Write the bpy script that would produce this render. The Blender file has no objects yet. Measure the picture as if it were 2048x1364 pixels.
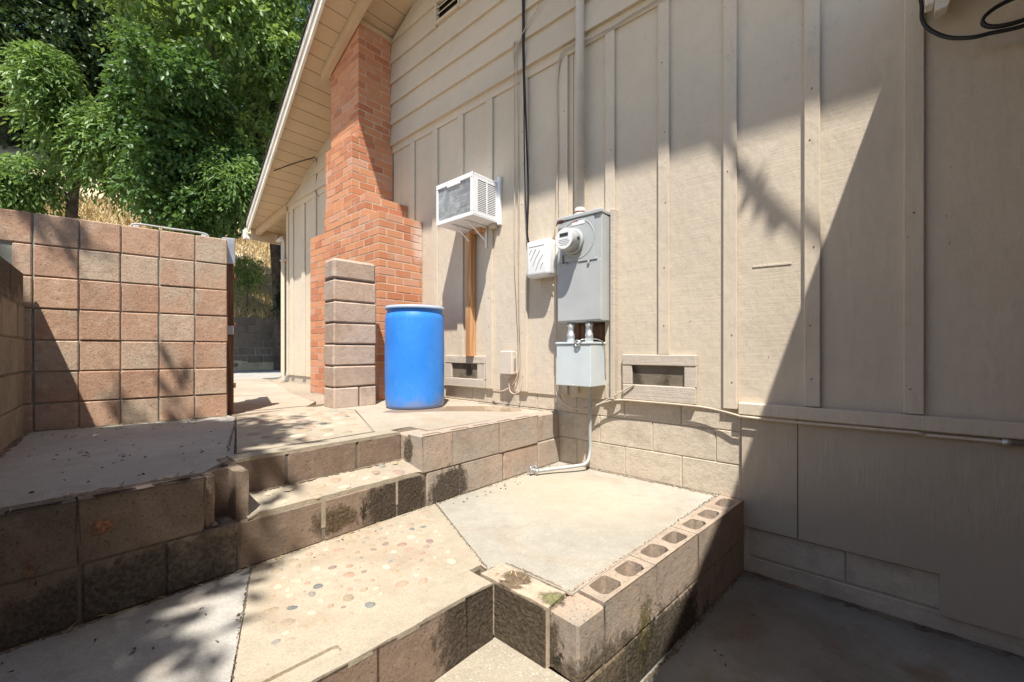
import bpy, bmesh, math, random
import numpy as np
from mathutils import Vector, Matrix
from mathutils.geometry import tessellate_polygon
random.seed(7); R = random.random
def U(a, b): return a + (b - a) * R()
S = bpy.context.scene
COL = S.collection
# ------------------------------------------------------------------ camera, light, exposure
B = math.radians(41.54)
cd = bpy.data.cameras.new('camera'); cam = bpy.data.objects.new('camera', cd); COL.objects.link(cam)
cam.location = (0, 0, 1.364); cam.rotation_euler = (math.pi / 2, 0, B)
cd.sensor_width = 36; cd.lens = 36 * 836.4 / 2048; cd.shift_y = 20 / 2048; cd.clip_start = .05; cd.clip_end = 400
S.camera = cam
SUN = Vector((-.98, 1.0, -2.8)).normalized()
W = bpy.data.worlds.new('World'); S.world = W; W.use_nodes = True
wn = W.node_tree; bg = wn.nodes['Background']; sky = wn.nodes.new('ShaderNodeTexSky')
sky.sky_type = 'NISHITA'; sky.sun_disc = False
sky.sun_elevation = math.asin(-SUN.z); sky.sun_rotation = math.atan2(-SUN.x, -SUN.y)
sky.air_density = 1.0; sky.dust_density = .6; sky.ozone_density = 1.4
wn.links.new(sky.outputs[0], bg.inputs[0]); bg.inputs[1].default_value = .115
sd = bpy.data.lights.new('sun', 'SUN'); sun = bpy.data.objects.new('sun', sd); COL.objects.link(sun)
sd.energy = 4.5; sd.angle = math.radians(.6); sd.color = (1, .95, .88)
sun.rotation_euler = SUN.to_track_quat('-Z', 'Y').to_euler(); sun.location = (3, -3, 9)
S.view_settings.view_transform = 'Standard'; S.view_settings.look = 'None'; S.view_settings.gamma = 1
S.view_settings.exposure = 0.95
S.render.engine = 'CYCLES'
S.cycles.max_bounces = 8; S.cycles.diffuse_bounces = 5

# ------------------------------------------------------------------ materials
class NT:
    def __init__(s, name):
        s.m = bpy.data.materials.new(name); s.m.use_nodes = True; s.t = s.m.node_tree
        s.b = s.t.nodes['Principled BSDF']; s.g = s.t.nodes.new('ShaderNodeNewGeometry')
        s.oi = s.t.nodes.new('ShaderNodeObjectInfo')
    def n(s, k, **kw):
        x = s.t.nodes.new(k)
        for a, v in kw.items(): setattr(x, a, v)
        return x
    def l(s, a, b): s.t.links.new(a, b)
    def put(s, sock, v):
        if isinstance(v, (int, float)): sock.default_value = v
        elif isinstance(v, tuple): sock.default_value = v if len(v) == len(sock.default_value) else (*v, 1)
        else: s.l(v, sock)
    def math(s, op, a, b=0.0, c=None, clamp=False):
        x = s.n('ShaderNodeMath', operation=op, use_clamp=clamp); s.put(x.inputs[0], a); s.put(x.inputs[1], b)
        if c is not None: s.put(x.inputs[2], c)
        return x.outputs[0]
    def vec(s, scale=(1, 1, 1), off=None, rand=0):
        x = s.n('ShaderNodeVectorMath', operation='MULTIPLY'); s.l(s.g.outputs['Position'], x.inputs[0]); x.inputs[1].default_value = scale
        o = x.outputs[0]
        if rand:
            a = s.n('ShaderNodeVectorMath', operation='ADD'); s.l(o, a.inputs[0])
            c = s.n('ShaderNodeCombineXYZ'); k = s.math('MULTIPLY', s.oi.outputs['Random'], rand)
            s.l(k, c.inputs[0]); s.l(k, c.inputs[1]); s.l(k, c.inputs[2]); s.l(c.outputs[0], a.inputs[1]); o = a.outputs[0]
        return o
    def noise(s, scale, detail=4, stretch=(1, 1, 1), rough=.55, rand=0, dist=0):
        x = s.n('ShaderNodeTexNoise'); x.inputs['Scale'].default_value = scale; x.inputs['Detail'].default_value = detail
        x.inputs['Roughness'].default_value = rough; x.inputs['Distortion'].default_value = dist
        s.l(s.vec(stretch, rand=rand), x.inputs['Vector']); return x.outputs[0]
    def vor(s, scale, feat='F1', stretch=(1, 1, 1), out=0):
        x = s.n('ShaderNodeTexVoronoi', feature=feat); x.inputs['Scale'].default_value = scale
        s.l(s.vec(stretch), x.inputs['Vector']); return x.outputs[out]
    def ramp(s, f, a, b, inv=False):
        x = s.n('ShaderNodeMapRange', interpolation_type='SMOOTHSTEP'); s.put(x.inputs[0], f)
        x.inputs[1].default_value = a; x.inputs[2].default_value = b
        x.inputs[3].default_value = 1.0 if inv else 0.0; x.inputs[4].default_value = 0.0 if inv else 1.0
        return x.outputs[0]
    def mix(s, f, a, b, mode='MIX'):
        x = s.n('ShaderNodeMix', data_type='RGBA', blend_type=mode); s.put(x.inputs[0], f)
        s.put(x.inputs[6], a); s.put(x.inputs[7], b); return x.outputs[2]
    def bump(s, h, strength=.3, dist=.01, prev=None):
        x = s.n('ShaderNodeBump'); x.inputs['Strength'].default_value = strength; x.inputs['Distance'].default_value = dist
        s.l(h, x.inputs['Height'])
        if prev is not None: s.l(prev, x.inputs['Normal'])
        return x.outputs[0]
    def sep(s):
        x = s.n('ShaderNodeSeparateXYZ'); s.l(s.g.outputs['Position'], x.inputs[0]); return x.outputs
    def blob(s, c, r):
        x = s.n('ShaderNodeVectorMath', operation='SUBTRACT'); s.l(s.g.outputs['Position'], x.inputs[0]); x.inputs[1].default_value = c
        y = s.n('ShaderNodeVectorMath', operation='DIVIDE'); s.l(x.outputs[0], y.inputs[0]); y.inputs[1].default_value = r
        z = s.n('ShaderNodeVectorMath', operation='LENGTH'); s.l(y.outputs[0], z.inputs[0])
        return z.outputs['Value']
    def done(s, col, rough=.85, nrm=None, metal=0, spec=.35):
        s.put(s.b.inputs['Base Color'], col); s.put(s.b.inputs['Roughness'], rough); s.b.inputs['Metallic'].default_value = metal
        s.b.inputs['Specular IOR Level'].default_value = spec
        if nrm is not None: s.l(nrm, s.b.inputs['Normal'])
        return s.m
    def rnd(s):
        return s.math('FRACT', s.math('ADD', s.oi.outputs['Random'], s.g.outputs['Random Per Island']))

def plain(name, c, rough=.6, metal=0, var=.12, bump=0, bs=80, spec=.4):
    t = NT(name); n = t.noise(6, 5)
    col = t.mix(t.ramp(n, .3, .7), tuple(x * (1 - var) for x in c), tuple(min(1, x * (1 + var)) for x in c))
    return t.done(col, rough, t.bump(t.noise(bs, 3), bump, .003) if bump else None, metal, spec)

def paint(name, c, grain='h', wear=.5, bstr=.5):
    """old paint on resawn wood: fine grain relief, dirt specks, cracks"""
    t = NT(name)
    st = (1.5, 1.5, 55) if grain == 'h' else (60, 60, 1.6)
    g1 = t.noise(2.2, 5, st, .6, rand=3); g2 = t.noise(1.0, 4, (38, 38, 2.2), .6, rand=9)
    big = t.noise(1.3, 4); mid = t.noise(9, 4)
    spk = t.ramp(t.noise(42, 3, (1.6, 1.6, .6)), .69, .74); msk = t.ramp(t.noise(1.7, 3, (1, 1, .6)), .45, .62)
    col = t.mix(t.ramp(big, .3, .7), tuple(x * .93 for x in c), tuple(x * 1.05 for x in c))
    col = t.mix(t.math('MULTIPLY', t.ramp(mid, .5, .75), .25), col, tuple(x * .8 for x in c))
    col = t.mix(t.math('MULTIPLY', t.ramp(g2, .66, .76), .16 * wear), col, (.22, .17, .13))
    col = t.mix(t.math('MULTIPLY', t.math('MULTIPLY', spk, msk), .9 * wear), col, (.09, .06, .04))
    col = t.mix(t.math('MULTIPLY', t.ramp(g1, .42, .62), .05 * (bstr + .3)), col, tuple(x * .6 for x in c)); col = t.mix(t.math('MULTIPLY', t.ramp(t.noise(30, 5, (1, 1, .5), rough=.7), .5, .72), .13 * (wear + .3)), col, tuple(x * .55 for x in c))
    n = t.bump(g1, bstr * .42, .006); n = t.bump(g2, .22 * wear, .005, n); n = t.bump(t.noise(20, 5, (1, 1, .5)), .5, .010, n); pe_ = t.ramp(t.noise(13, 6, (1, 1, .4), rough=.8), .60, .63); n = t.bump(t.math('MULTIPLY', pe_, msk), .5 * wear, .004, n)
    return t.done(col, .72, n)

def block(name, cols, pore=1.0, grey=(.3, .27, .22), edge=.4, moss=None, rough=.92, pink=None, big=3.2):
    """split/cast concrete block: each block its own tint, pores, blotches"""
    t = NT(name); r = t.rnd()
    c = t.mix(t.ramp(r, 0, .5), cols[0], cols[1]); c = t.mix(t.ramp(r, .5, 1), c, cols[2])
    c = t.mix(t.math('MULTIPLY', t.ramp(t.noise(big, 4, rand=5), .45, .65), edge), c, grey)
    c = t.mix(t.math('MULTIPLY', t.ramp(t.noise(big * 2.1, 3, rand=2), .5, .7), .45), c, tuple(x * .55 for x in cols[1]))
    por = t.ramp(t.noise(95, 3, (1, 1, 1.3)), .60, .68); fine = t.noise(210, 2)
    c = t.mix(t.math('MULTIPLY', por, .65 * pore), c, tuple(x * .3 for x in cols[0]))
    c = t.mix(t.math('MULTIPLY', t.ramp(t.noise(17, 6, rough=.75), .46, .7), .38), c, tuple(x * .5 for x in cols[1]))
    c = t.mix(t.math('MULTIPLY', t.ramp(t.noise(11, 5, rough=.7, rand=4), .52, .7), .35), c, tuple(min(1, x * 1.35 + .04) for x in cols[2]))
    c = t.mix(t.math('MULTIPLY', t.ramp(fine, .35, .7), .25), c, tuple(min(1, x * 1.5) for x in cols[2]))
    nrm = t.bump(t.math('MULTIPLY', por, -1), .7 * pore, .006); nrm = t.bump(t.noise(34, 6, rough=.7), .6, .008, nrm)
    if moss:
        for (ce, ra, cc, th) in moss:
            d = t.blob(ce, ra); nn = t.math('ADD', t.math('MULTIPLY', t.noise(7, 5, (1, 1, .55), rough=.7), .6), t.math('MULTIPLY', t.noise(34, 6, (1, 1, .7), rough=.8), .4))
            m = t.ramp(t.math('ADD', t.math('MULTIPLY', d, .62), t.math('MULTIPLY', nn, 1.5)), th - .02, th + .17, inv=True)
            mc = t.mix(t.ramp(t.noise(70, 4), .4, .62), cc, tuple(x * 1.8 + .01 for x in cc))
            c = t.mix(t.math('MULTIPLY', m, .9), c, mc)
            nrm = t.bump(t.math('MULTIPLY', m, t.noise(60, 4)), .8, .012, nrm)
    return t.done(c, rough, nrm)

def concrete(name, c, stain=(.30, .19, .11), dark=(.16, .14, .11), st=.4, dk=.35, agg=0, stretch=(1, 1, 1), warm=None):
    t = NT(name)
    b = t.ramp(t.noise(.9, 6, stretch, rough=.6, dist=.6), .3, .72)
    col = t.mix(b, tuple(x * .84 for x in c), tuple(x * 1.1 for x in c))
    col = t.mix(t.math('MULTIPLY', t.ramp(t.noise(1.7, 5, stretch, dist=1.2), .52, .72), st), col, stain)
    col = t.mix(t.math('MULTIPLY', t.ramp(t.noise(3.1, 7, stretch, rough=.65), .55, .78), dk), col, dark)
    col = t.mix(t.math('MULTIPLY', t.ramp(t.noise(11, 6, stretch, rough=.7), .42, .68), .30), col, tuple(x * .62 for x in c))
    col = t.mix(t.math('MULTIPLY', t.ramp(t.noise(24, 5, rough=.7), .5, .72), .30), col, tuple(min(1, x * 1.35) for x in c))
    col = t.mix(t.math('MULTIPLY', t.ramp(t.noise(150, 3), .35, .7), .35), col, tuple(x * .5 for x in c))
    col = t.mix(t.math('MULTIPLY', t.ramp(t.noise(48, 3), .7, .74), .6), col, (.08, .06, .05))
    nrm = t.bump(t.noise(120, 4), .4, .005); nrm = t.bump(t.noise(16, 6), .4, .012, nrm)
    if agg:
        v = t.n('ShaderNodeTexVoronoi'); v.inputs['Scale'].default_value = 85; t.l(t.vec(), v.inputs['Vector'])
        hs = t.n('ShaderNodeSeparateColor'); t.l(v.outputs[1], hs.inputs[0])
        ac = t.mix(hs.outputs[0], (.42, .35, .26), (.33, .28, .23)); ac = t.mix(t.ramp(hs.outputs[1], .8, .85), ac, (.52, .47, .40))
        k = t.ramp(v.outputs[0], .2, .55, inv=True)
        col = t.mix(t.math('MULTIPLY', k, agg), col, ac); nrm = t.bump(t.math('MULTIPLY', k, hs.outputs[2]), .45 * min(1, agg * 1.3), .006, nrm)
    return t, col, nrm

BEIGE = (.60, .515, .40)
M = {}
M['panel'] = paint('painted_panel', BEIGE, 'h', .8)
M['batten'] = paint('painted_batten', tuple(x * 1.02 for x in BEIGE), 'v', 1.0, .6)
M['lap'] = paint('painted_lap_siding', tuple(x * .97 for x in BEIGE), 'h', .15, .2)
M['ply'] = paint('painted_plywood', (.49, .415, .315), 'v', .35, .9)
M['soffit'] = paint('painted_soffit', (.60, .45, .29), 'v', .1, .2)  # tan includes the warm bounced light under the eave
M['ventwood'] = paint('weathered_vent_wood', (.54, .47, .385), 'h', 1.3, 1.0)
M['fascia'] = plain('white_fascia_paint', (.78, .74, .66), .55, var=.08, bump=.2)
M['white'] = plain('white_enamel', (.8, .8, .79), .4, var=.03)
M['whitepl'] = plain('white_plastic', (.76, .77, .76), .38, var=.03)
M['greyenamel'] = plain('grey_enamel', (.43, .45, .445), .42, var=.05)
M['paleenamel'] = plain('pale_grey_enamel', (.56, .62, .63), .42, var=.04)
M['galv'] = plain('galvanised_steel', (.55, .56, .56), .38, .7, var=.15)
M['conduit'] = plain('painted_conduit', (.54, .5, .44), .5, var=.08, bump=.2)
M['greycon'] = plain('grey_conduit', (.4, .41, .4), .5, var=.1)
M['black'] = plain('black_rubber', (.012, .013, .014), .45)
M['dark'] = plain('dark_void', (.02, .017, .014), .95)
M['beigewire'] = plain('beige_wire', (.52, .44, .34), .5)
M['beigepl'] = plain('beige_plastic', (.6, .53, .44), .45, var=.05)
M['rust'] = plain('rusty_steel', (.16, .06, .035), .8, .2, var=.4)
M['coil'] = None
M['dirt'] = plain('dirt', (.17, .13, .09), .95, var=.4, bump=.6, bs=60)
M['asph'] = plain('asphalt_shingle', (.05, .045, .04), .95, var=.4, bump=.6)
M['mortar'] = plain('block_mortar', (.33, .32, .26), .95, var=.25, bump=.5)
M['brickmortar'] = plain('brick_mortar', (.50, .38, .28), .95, var=.2, bump=.5)
M['darkmortar'] = plain('dark_mortar', (.15, .125, .10), .95, var=.3, bump=.5)
M['foundmortar'] = paint('painted_mortar', (.50, .43, .33), 'h', .4)
t = NT('condenser_fins'); w = t.noise(1, 2, (260, 260, 3)); c = t.mix(t.ramp(t.noise(14, 4), .35, .7), (.30, .31, .31), (.48, .49, .49))
c = t.mix(t.math('MULTIPLY', t.ramp(t.noise(1.2, 3, (2, 2, 22)), .5, .6), .5), c, (.2, .2, .2)); M['coil'] = t.done(c, .55, t.bump(w, .5, .003), .5)
t = NT('raw_wood'); g = t.noise(1.3, 5, (28, 28, 1.5), .6, dist=.5); M['wood'] = t.done(t.mix(t.ramp(g, .35, .65), (.42, .20, .085), (.62, .36, .17)), .6, t.bump(g, .2, .003))
t = NT('brown_gate_wood'); g = t.noise(1.3, 5, (28, 28, 1.5), .6); M['gatewood'] = t.done(t.mix(t.ramp(g, .35, .65), (.10, .045, .022), (.26, .13, .07)), .7, t.bump(g, .3, .003))
t = NT('vent_screen'); M['screen'] = t.done(t.mix(t.ramp(t.noise(5, 4), .4, .6), (.07, .055, .04), (.18, .15, .11)), .9, t.bump(t.vor(160), .6, .003))
# brick
t = NT('red_brick'); r = t.rnd(); c = t.mix(t.ramp(r, 0, .6), (.45, .17, .085), (.56, .25, .125)); c = t.mix(t.ramp(r, .75, 1), c, (.54, .28, .18))
c = t.mix(t.math('MULTIPLY', t.ramp(t.noise(7, 4), .55, .75), .45), c, (.50, .34, .25))
c = t.mix(t.math('MULTIPLY', t.ramp(t.noise(90, 3), .6, .7), .35), c, (.22, .06, .03))
ef = t.ramp(t.math('ADD', t.blob((-3.93, 2.86, 2.6), (.18, .14, .3)), t.math('MULTIPLY', t.noise(9, 4), .8)), .7, 1.5, inv=True)
c = t.mix(t.math('MULTIPLY', ef, .7), c, (.68, .56, .48))
M['brick'] = t.done(c, .85, t.bump(t.noise(60, 5), .35, .005))
M['redblock'] = block('red_slump_block', ((.37, .205, .13), (.44, .265, .17), (.46, .35, .255)), .9, (.40, .345, .26), .6)
M['pillarblock'] = block('mauve_block', ((.39, .285, .215), (.42, .30, .22), (.45, .34, .26)), .4, (.52, .44, .38), .5)
M['oldblock'] = block('old_grey_block', ((.22, .19, .14), (.26, .21, .15), (.30, .26, .19)), .6, (.16, .15, .11), .5, big=2.2,
    moss=[((-3.5, -.1, 1.86), (1.2, .6, .34), (.045, .035, .025), 1.03)])
M['wallA'] = block('dark_stain_and_shade_block', ((.19, .155, .125), (.215, .165, .125), (.20, .17, .14)), 1.0, (.10, .092, .075), .7, big=2.0,
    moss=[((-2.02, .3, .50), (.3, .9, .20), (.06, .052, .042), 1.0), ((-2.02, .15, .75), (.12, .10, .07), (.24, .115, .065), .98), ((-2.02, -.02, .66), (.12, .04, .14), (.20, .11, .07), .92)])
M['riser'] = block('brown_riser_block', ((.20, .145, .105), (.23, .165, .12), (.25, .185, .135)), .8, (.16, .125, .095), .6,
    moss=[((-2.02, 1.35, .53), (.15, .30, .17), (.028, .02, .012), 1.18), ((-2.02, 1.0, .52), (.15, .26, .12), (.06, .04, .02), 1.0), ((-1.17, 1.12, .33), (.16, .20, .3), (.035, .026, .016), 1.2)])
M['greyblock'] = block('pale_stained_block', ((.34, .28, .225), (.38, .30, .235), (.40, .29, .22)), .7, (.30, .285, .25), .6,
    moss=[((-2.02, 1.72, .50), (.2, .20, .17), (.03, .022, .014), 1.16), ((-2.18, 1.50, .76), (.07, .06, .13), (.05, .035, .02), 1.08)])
M['mossblock'] = block('mossy_block', ((.32, .27, .215), (.36, .29, .22), (.39, .27, .195)), .8, (.28, .265, .225), .6,
    moss=[((-1.05, 1.2, .30), (.20, .20, .26), (.035, .026, .014), 1.24), ((-.76, 1.28, .12), (.2, .55, .20), (.07, .052, .03), 1.22),
          ((-.72, 1.75, .06), (.1, .7, .20), (.045, .035, .02), 1.16), ((-.74, 1.66, .2), (.06, .12, .3), (.10, .08, .02), .98)])
M['captop'] = block('lichen_cap', ((.42, .33, .24), (.44, .35, .25), (.45, .36, .27)), .5, (.36, .30, .22), .5,
    moss=[((-.9, 1.28, .44), (.12, .08, .2), (.10, .10, .035), .98), ((-1.12, 1.28, .44), (.09, .08, .2), (.08, .055, .03), 1.1)])
M['foundblock'] = block('painted_foundation_block', ((.54, .465, .36), (.55, .47, .365), (.56, .48, .37)), .5, (.55, .475, .37), .2)
t, c, n = concrete('x', (.37, .345, .29), st=.45, dk=.3); t.m.name = 'patio_concrete'
c = t.mix(t.math('MULTIPLY', t.ramp(t.blob((-1.5, 2.3, .43), (.7, .55, 1)), .3, 1.2, inv=True), .35), c, (.50, .41, .28)); M['patio'] = t.done(c, .88, n)
t, c, n = concrete('x', (.40, .38, .34), st=.30, dk=.4); t.m.name = 'grey_concrete'; M['greyconc'] = t.done(c, .85, n)
t, c, n = concrete('x', (.40, .345, .26), st=.4, dk=.3, agg=.12); t.m.name = 'cobble_concrete'; M['cobconc'] = t.done(c, .88, n)
t, c, n = concrete('x', (.36, .315, .24), st=.3, dk=.35, agg=.6); t.m.name = 'aggregate_concrete'; M['agg'] = t.done(c, .9, n)
t, c, n = concrete('x', (.40, .345, .27), stain=(.36, .24, .14), st=.5, dk=.2); t.m.name = 'upper_concrete'; M['upconc'] = t.done(c, .88, n)
t, c, n = concrete('x', (.34, .33, .29), stain=(.24, .16, .10), st=.9, dk=.8, dark=(.17, .15, .12)); t.m.name = 'lower_concrete'
for ce, ra, a in [((-.15, 1.75, 0), (.30, .035, 1), .8), ((-.35, 1.7, 0), (.12, .03, 1), .5), ((.62, 2.3, 0), (.42, .14, 1), .8), ((-.35, 2.35, 0), (.5, .45, 1), .5)]:
    k = t.ramp(t.math('ADD', t.blob(ce, ra), t.math('MULTIPLY', t.noise(5, 4), .9)), .9, 1.7, inv=True)
    c = t.mix(t.math('MULTIPLY', k, a), c, (.22, .10, .055) if ra[1] < .1 else (.085, .06, .04))
k = t.ramp(t.sep()[1], 2.55, 2.9); c = t.mix(t.math('MULTIPLY', k, .35), c, (.06, .05, .04))  # darker towards the house wall
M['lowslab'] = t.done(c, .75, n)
t, c, n = concrete('x', (.33, .27, .2), st=.2, dk=.2, agg=.9); t.m.name = 'gravel'; M['gravel'] = t.done(c, .95, n)
t = NT('dry_grass_ground'); c = t.mix(t.ramp(t.noise(1.2, 6), .35, .65), (.50, .40, .25), (.60, .50, .33)); c = t.mix(t.math('MULTIPLY', t.ramp(t.noise(6, 5), .5, .7), .5), c, (.26, .19, .11)); c = t.mix(t.ramp(t.sep()[0], -13.0, -12.0), c, (.30, .28, .24))
M['hill'] = t.done(c, .95, t.bump(t.noise(14, 6), .8, .08))
t = NT('dry_grass'); r = t.rnd(); c = t.mix(r, (.55, .40, .18), (.74, .60, .34)); M['grass'] = t.done(c, .9)
def leafmat(name, a, b, tr):
    t = NT(name); r = t.g.outputs['Random Per Island']; big = t.ramp(t.noise(.9, 3), .35, .65)
    c = t.mix(r, a, b); c = t.mix(t.math('MULTIPLY', big, .5), c, tuple(x * .72 for x in a))
    t.done(c, .46, spec=.45)
    tl = t.n('ShaderNodeBsdfTranslucent'); t.l(t.mix(.5, c, (b[0] * 1.5, b[1] * 1.4, b[2] * .8)), tl.inputs[0])
    mx = t.n('ShaderNodeMixShader'); mx.inputs[0].default_value = tr
    t.l(t.b.outputs[0], mx.inputs[1]); t.l(tl.outputs[0], mx.inputs[2]); t.l(mx.outputs[0], t.t.nodes['Material Output'].inputs[0]); return t.m
M['leafA'] = leafmat('bright_leaves', (.09, .18, .045), (.23, .35, .10), .36)
M['leafB'] = leafmat('green_leaves', (.085, .165, .038), (.27, .39, .11), .38)
M['leafD'] = leafmat('deep_green_leaves', (.045, .105, .028), (.13, .235, .055), .32)
M['leafC'] = leafmat('dark_leaves', (.025, .055, .018), (.06, .11, .03), .25)
M['coverwood'] = plain('stained_cover_boards', (.38, .22, .11), .8, var=.25, bump=.4)
M['rimpl'] = plain('pale_rim_plastic', (.42, .54, .70), .45, var=.1)
M['bark'] = plain('bark', (.09, .07, .055), .95, var=.4, bump=.9, bs=25)
t = NT('barrel_plastic'); c = t.mix(t.ramp(t.noise(3, 4), .3, .7), (.028, .215, .70), (.04, .25, .78))
c = t.mix(t.math('MULTIPLY', t.ramp(t.noise(14, 5, (1, 1, .25), rough=.8), .58, .66), .22), c, (.22, .38, .70)); c = t.mix(t.math('MULTIPLY', t.ramp(t.noise(60, 4, (1, 1, .5)), .62, .66), .35), c, (.012, .09, .34))
c = t.mix(t.math('MULTIPLY', t.ramp(t.math('ADD', t.sep()[2], t.math('MULTIPLY', t.noise(9, 5), .3)), 1.0, 1.14, inv=True), .45), c, (.30, .27, .22)); M['blue'] = t.done(c, .40, t.bump(t.noise(140, 3), .08, .002), spec=.5)
t = NT('meter_glass'); t.b.inputs['Transmission Weight'].default_value = .85; M['glass'] = t.done((.9, .93, .93), .08, spec=.5)
M['glassy'] = plain('meter_dome', (.46, .47, .44), .12, var=.1, spec=.7)
M['lcd'] = plain('lcd', (.03, .03, .025), .2)
M['red'] = plain('red_print', (.55, .05, .03), .5)
t = NT('puddle_water'); M['water'] = t.done((.34, .25, .17), .04, t.bump(t.noise(10, 2), .01, .002), spec=.6)
def stonemat(n, c): return block(n, (tuple(x * .85 for x in c), c, tuple(x * 1.15 for x in c)), .12, c, .2)

M['stones'] = [stonemat('pebble_tan', (.34, .27, .19)), stonemat('pebble_pink', (.34, .235, .17)), stonemat('pebble_grey', (.25, .23, .195)), stonemat('pebble_slate', (.16, .16, .15)), stonemat('pebble_cream', (.43, .365, .275)), stonemat('pebble_mauve', (.26, .19, .155))]
# ------------------------------------------------------------------ builders
def link(name, me, mat=None, parent=None, loc=(0, 0, 0), rot=(0, 0, 0), scale=None):
    o = bpy.data.objects.new(name, me); COL.objects.link(o)
    if me is not None and mat is not None:
        if len(me.materials) == 0: me.materials.append(mat)
        elif me.materials[0] != mat:
            o.material_slots[0].link = 'OBJECT'; o.material_slots[0].material = mat
    o.location = loc; o.rotation_euler = rot
    if scale: o.scale = scale
    if parent is not None: o.parent = parent
    return o
def tag(o, label=None, cat=None, group=None, kind=None):
    if label: o['label'] = label
    if cat: o['category'] = cat
    if group: o['group'] = group
    if kind: o['kind'] = kind
    return o
def thing(name, label, cat, loc=(0, 0, 0), rz=0, group=None):
    return tag(link(name, None, loc=loc, rot=(0, 0, rz)), label, cat, group)
def bm_box(bm, c, s, bev=0, rot=None, seg=1):
    n0 = len(bm.verts)
    ret = bmesh.ops.create_cube(bm, size=1)
    vs = ret['verts']
    for v in vs: v.co = Vector((v.co.x * s[0], v.co.y * s[1], v.co.z * s[2]))
    if bev > 0:
        es = list({e for v in vs for e in v.link_edges})
        r = bmesh.ops.bevel(bm, geom=es, offset=min(bev, min(s) * .45), segments=seg, affect='EDGES', profile=.6)
        vs = list({v for f in r['faces'] for v in f.verts} | {v for v in vs if v.is_valid})
    M4 = Matrix.Translation(c) @ (rot.to_4x4() if rot is not None else Matrix())
    for v in vs: v.co = M4 @ v.co
    return vs
def fin(bm, smooth=False, name='m'):
    me = bpy.data.meshes.new(name); bmesh.ops.recalc_face_normals(bm, faces=bm.faces[:]); bm.to_mesh(me); bm.free()
    if smooth: me.polygons.foreach_set('use_smooth', [True] * len(me.polygons))
    return me
cache = {}
def cbox(s, bev=.004):
    k = (round(s[0], 3), round(s[1], 3), round(s[2], 3), bev)
    if k not in cache:
        bm = bmesh.new(); bm_box(bm, (0, 0, 0), s, bev); cache[k] = fin(bm)
    return cache[k]
def box(name, p0, p1, mat, parent=None, bev=.004, rot=(0, 0, 0), off=None):
    """box from corner to corner, in the parent's coordinates"""
    s = [abs(b - a) for a, b in zip(p0, p1)]; c = [(a + b) / 2 for a, b in zip(p0, p1)]
    key = cbox(s, bev)
    if len(key.materials) and key.materials[0] != mat: key = key.copy(); key.materials.clear()
    return link(name, key, mat, parent, c, rot)
def obj(name, bm, mat, parent=None, smooth=False, loc=(0, 0, 0), rot=(0, 0, 0)):
    return link(name, fin(bm, smooth), mat, parent, loc, rot)
def tube(bm, pts, r, n=8, cap=True):
    P = [Vector(p) for p in pts]; rs = r if isinstance(r, (list, tuple)) else [r] * len(P); rings = []
    up = Vector((0, 0, 1)); prev = None
    for i, p in enumerate(P):
        d = ((P[min(i + 1, len(P) - 1)] - P[max(i - 1, 0)])).normalized()
        if prev is None: a = d.cross(up); a = a.normalized() if a.length > .05 else Vector((1, 0, 0))
        else: a = (prev - d * prev.dot(d)).normalized()
        prev = a; b = d.cross(a)
        rings.append([bm.verts.new(p + (a * math.cos(k * 2 * math.pi / n) + b * math.sin(k * 2 * math.pi / n)) * rs[i]) for k in range(n)])
    for i in range(len(P) - 1):
        for k in range(n): bm.faces.new((rings[i][k], rings[i][(k + 1) % n], rings[i + 1][(k + 1) % n], rings[i + 1][k]))
    if cap:
        bm.faces.new(rings[0][::-1]); bm.faces.new(rings[-1])
def smoothpts(pts, k=6):
    P = [Vector(p) for p in pts]; out = []
    for i in range(len(P) - 1):
        p0, p1, p2, p3 = P[max(i - 1, 0)], P[i], P[i + 1], P[min(i + 2, len(P) - 1)]
        for j in range(k):
            t = j / k; out.append(.5 * ((2 * p1) + (-p0 + p2) * t + (2 * p0 - 5 * p1 + 4 * p2 - p3) * t * t + (-p0 + 3 * p1 - 3 * p2 + p3) * t ** 3))
    out.append(P[-1]); return out
def wire(name, pts, r, mat, parent=None, k=6, n=6):
    bm = bmesh.new(); tube(bm, smoothpts(pts, k), r, n); return obj(name, bm, mat, parent, True)
def lathe(bm, prof, n=40, c=(0, 0, 0), axis='z'):
    rings = []
    for r, z in prof:
        ring = []
        for k in range(n):
            a = 2 * math.pi * k / n; p = (r * math.cos(a), r * math.sin(a), z)
            if axis == 'y': p = (p[0], -p[2], p[1])
            ring.append(bm.verts.new((p[0] + c[0], p[1] + c[1], p[2] + c[2])))
        rings.append(ring)
    for i in range(len(rings) - 1):
        for k in range(n): bm.faces.new((rings[i][k], rings[i][(k + 1) % n], rings[i + 1][(k + 1) % n], rings[i + 1][k]))
    bm.faces.new(rings[0]); bm.faces.new(rings[-1])
def prism(bm, poly, z0, z1, holes=(), hz=None):
    """extrude a plan polygon; holes open at the top, floored at hz"""
    loops = [[Vector((x, y, 0)) for x, y in poly]] + [[Vector((x, y, 0)) for x, y in h] for h in holes]
    top = [[bm.verts.new((v.x, v.y, z1)) for v in L] for L in loops]; flat = [v for L in top for v in L]
    for tri in tessellate_polygon(loops):
        try: bm.faces.new([flat[i] for i in tri])
        except ValueError: pass
    bot = [bm.verts.new((x, y, z0)) for x, y in poly]; n = len(poly)
    for i in range(n): bm.faces.new((top[0][i], top[0][(i + 1) % n], bot[(i + 1) % n], bot[i]))
    bm.faces.new(bot[::-1])
    for hi, h in enumerate(holes):
        b = [bm.verts.new((x, y, hz)) for x, y in h]; m = len(h); tp = top[hi + 1]
        for i in range(m): bm.faces.new((tp[i], tp[(i + 1) % m], b[(i + 1) % m], b[i]))
        bm.faces.new(b)
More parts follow.
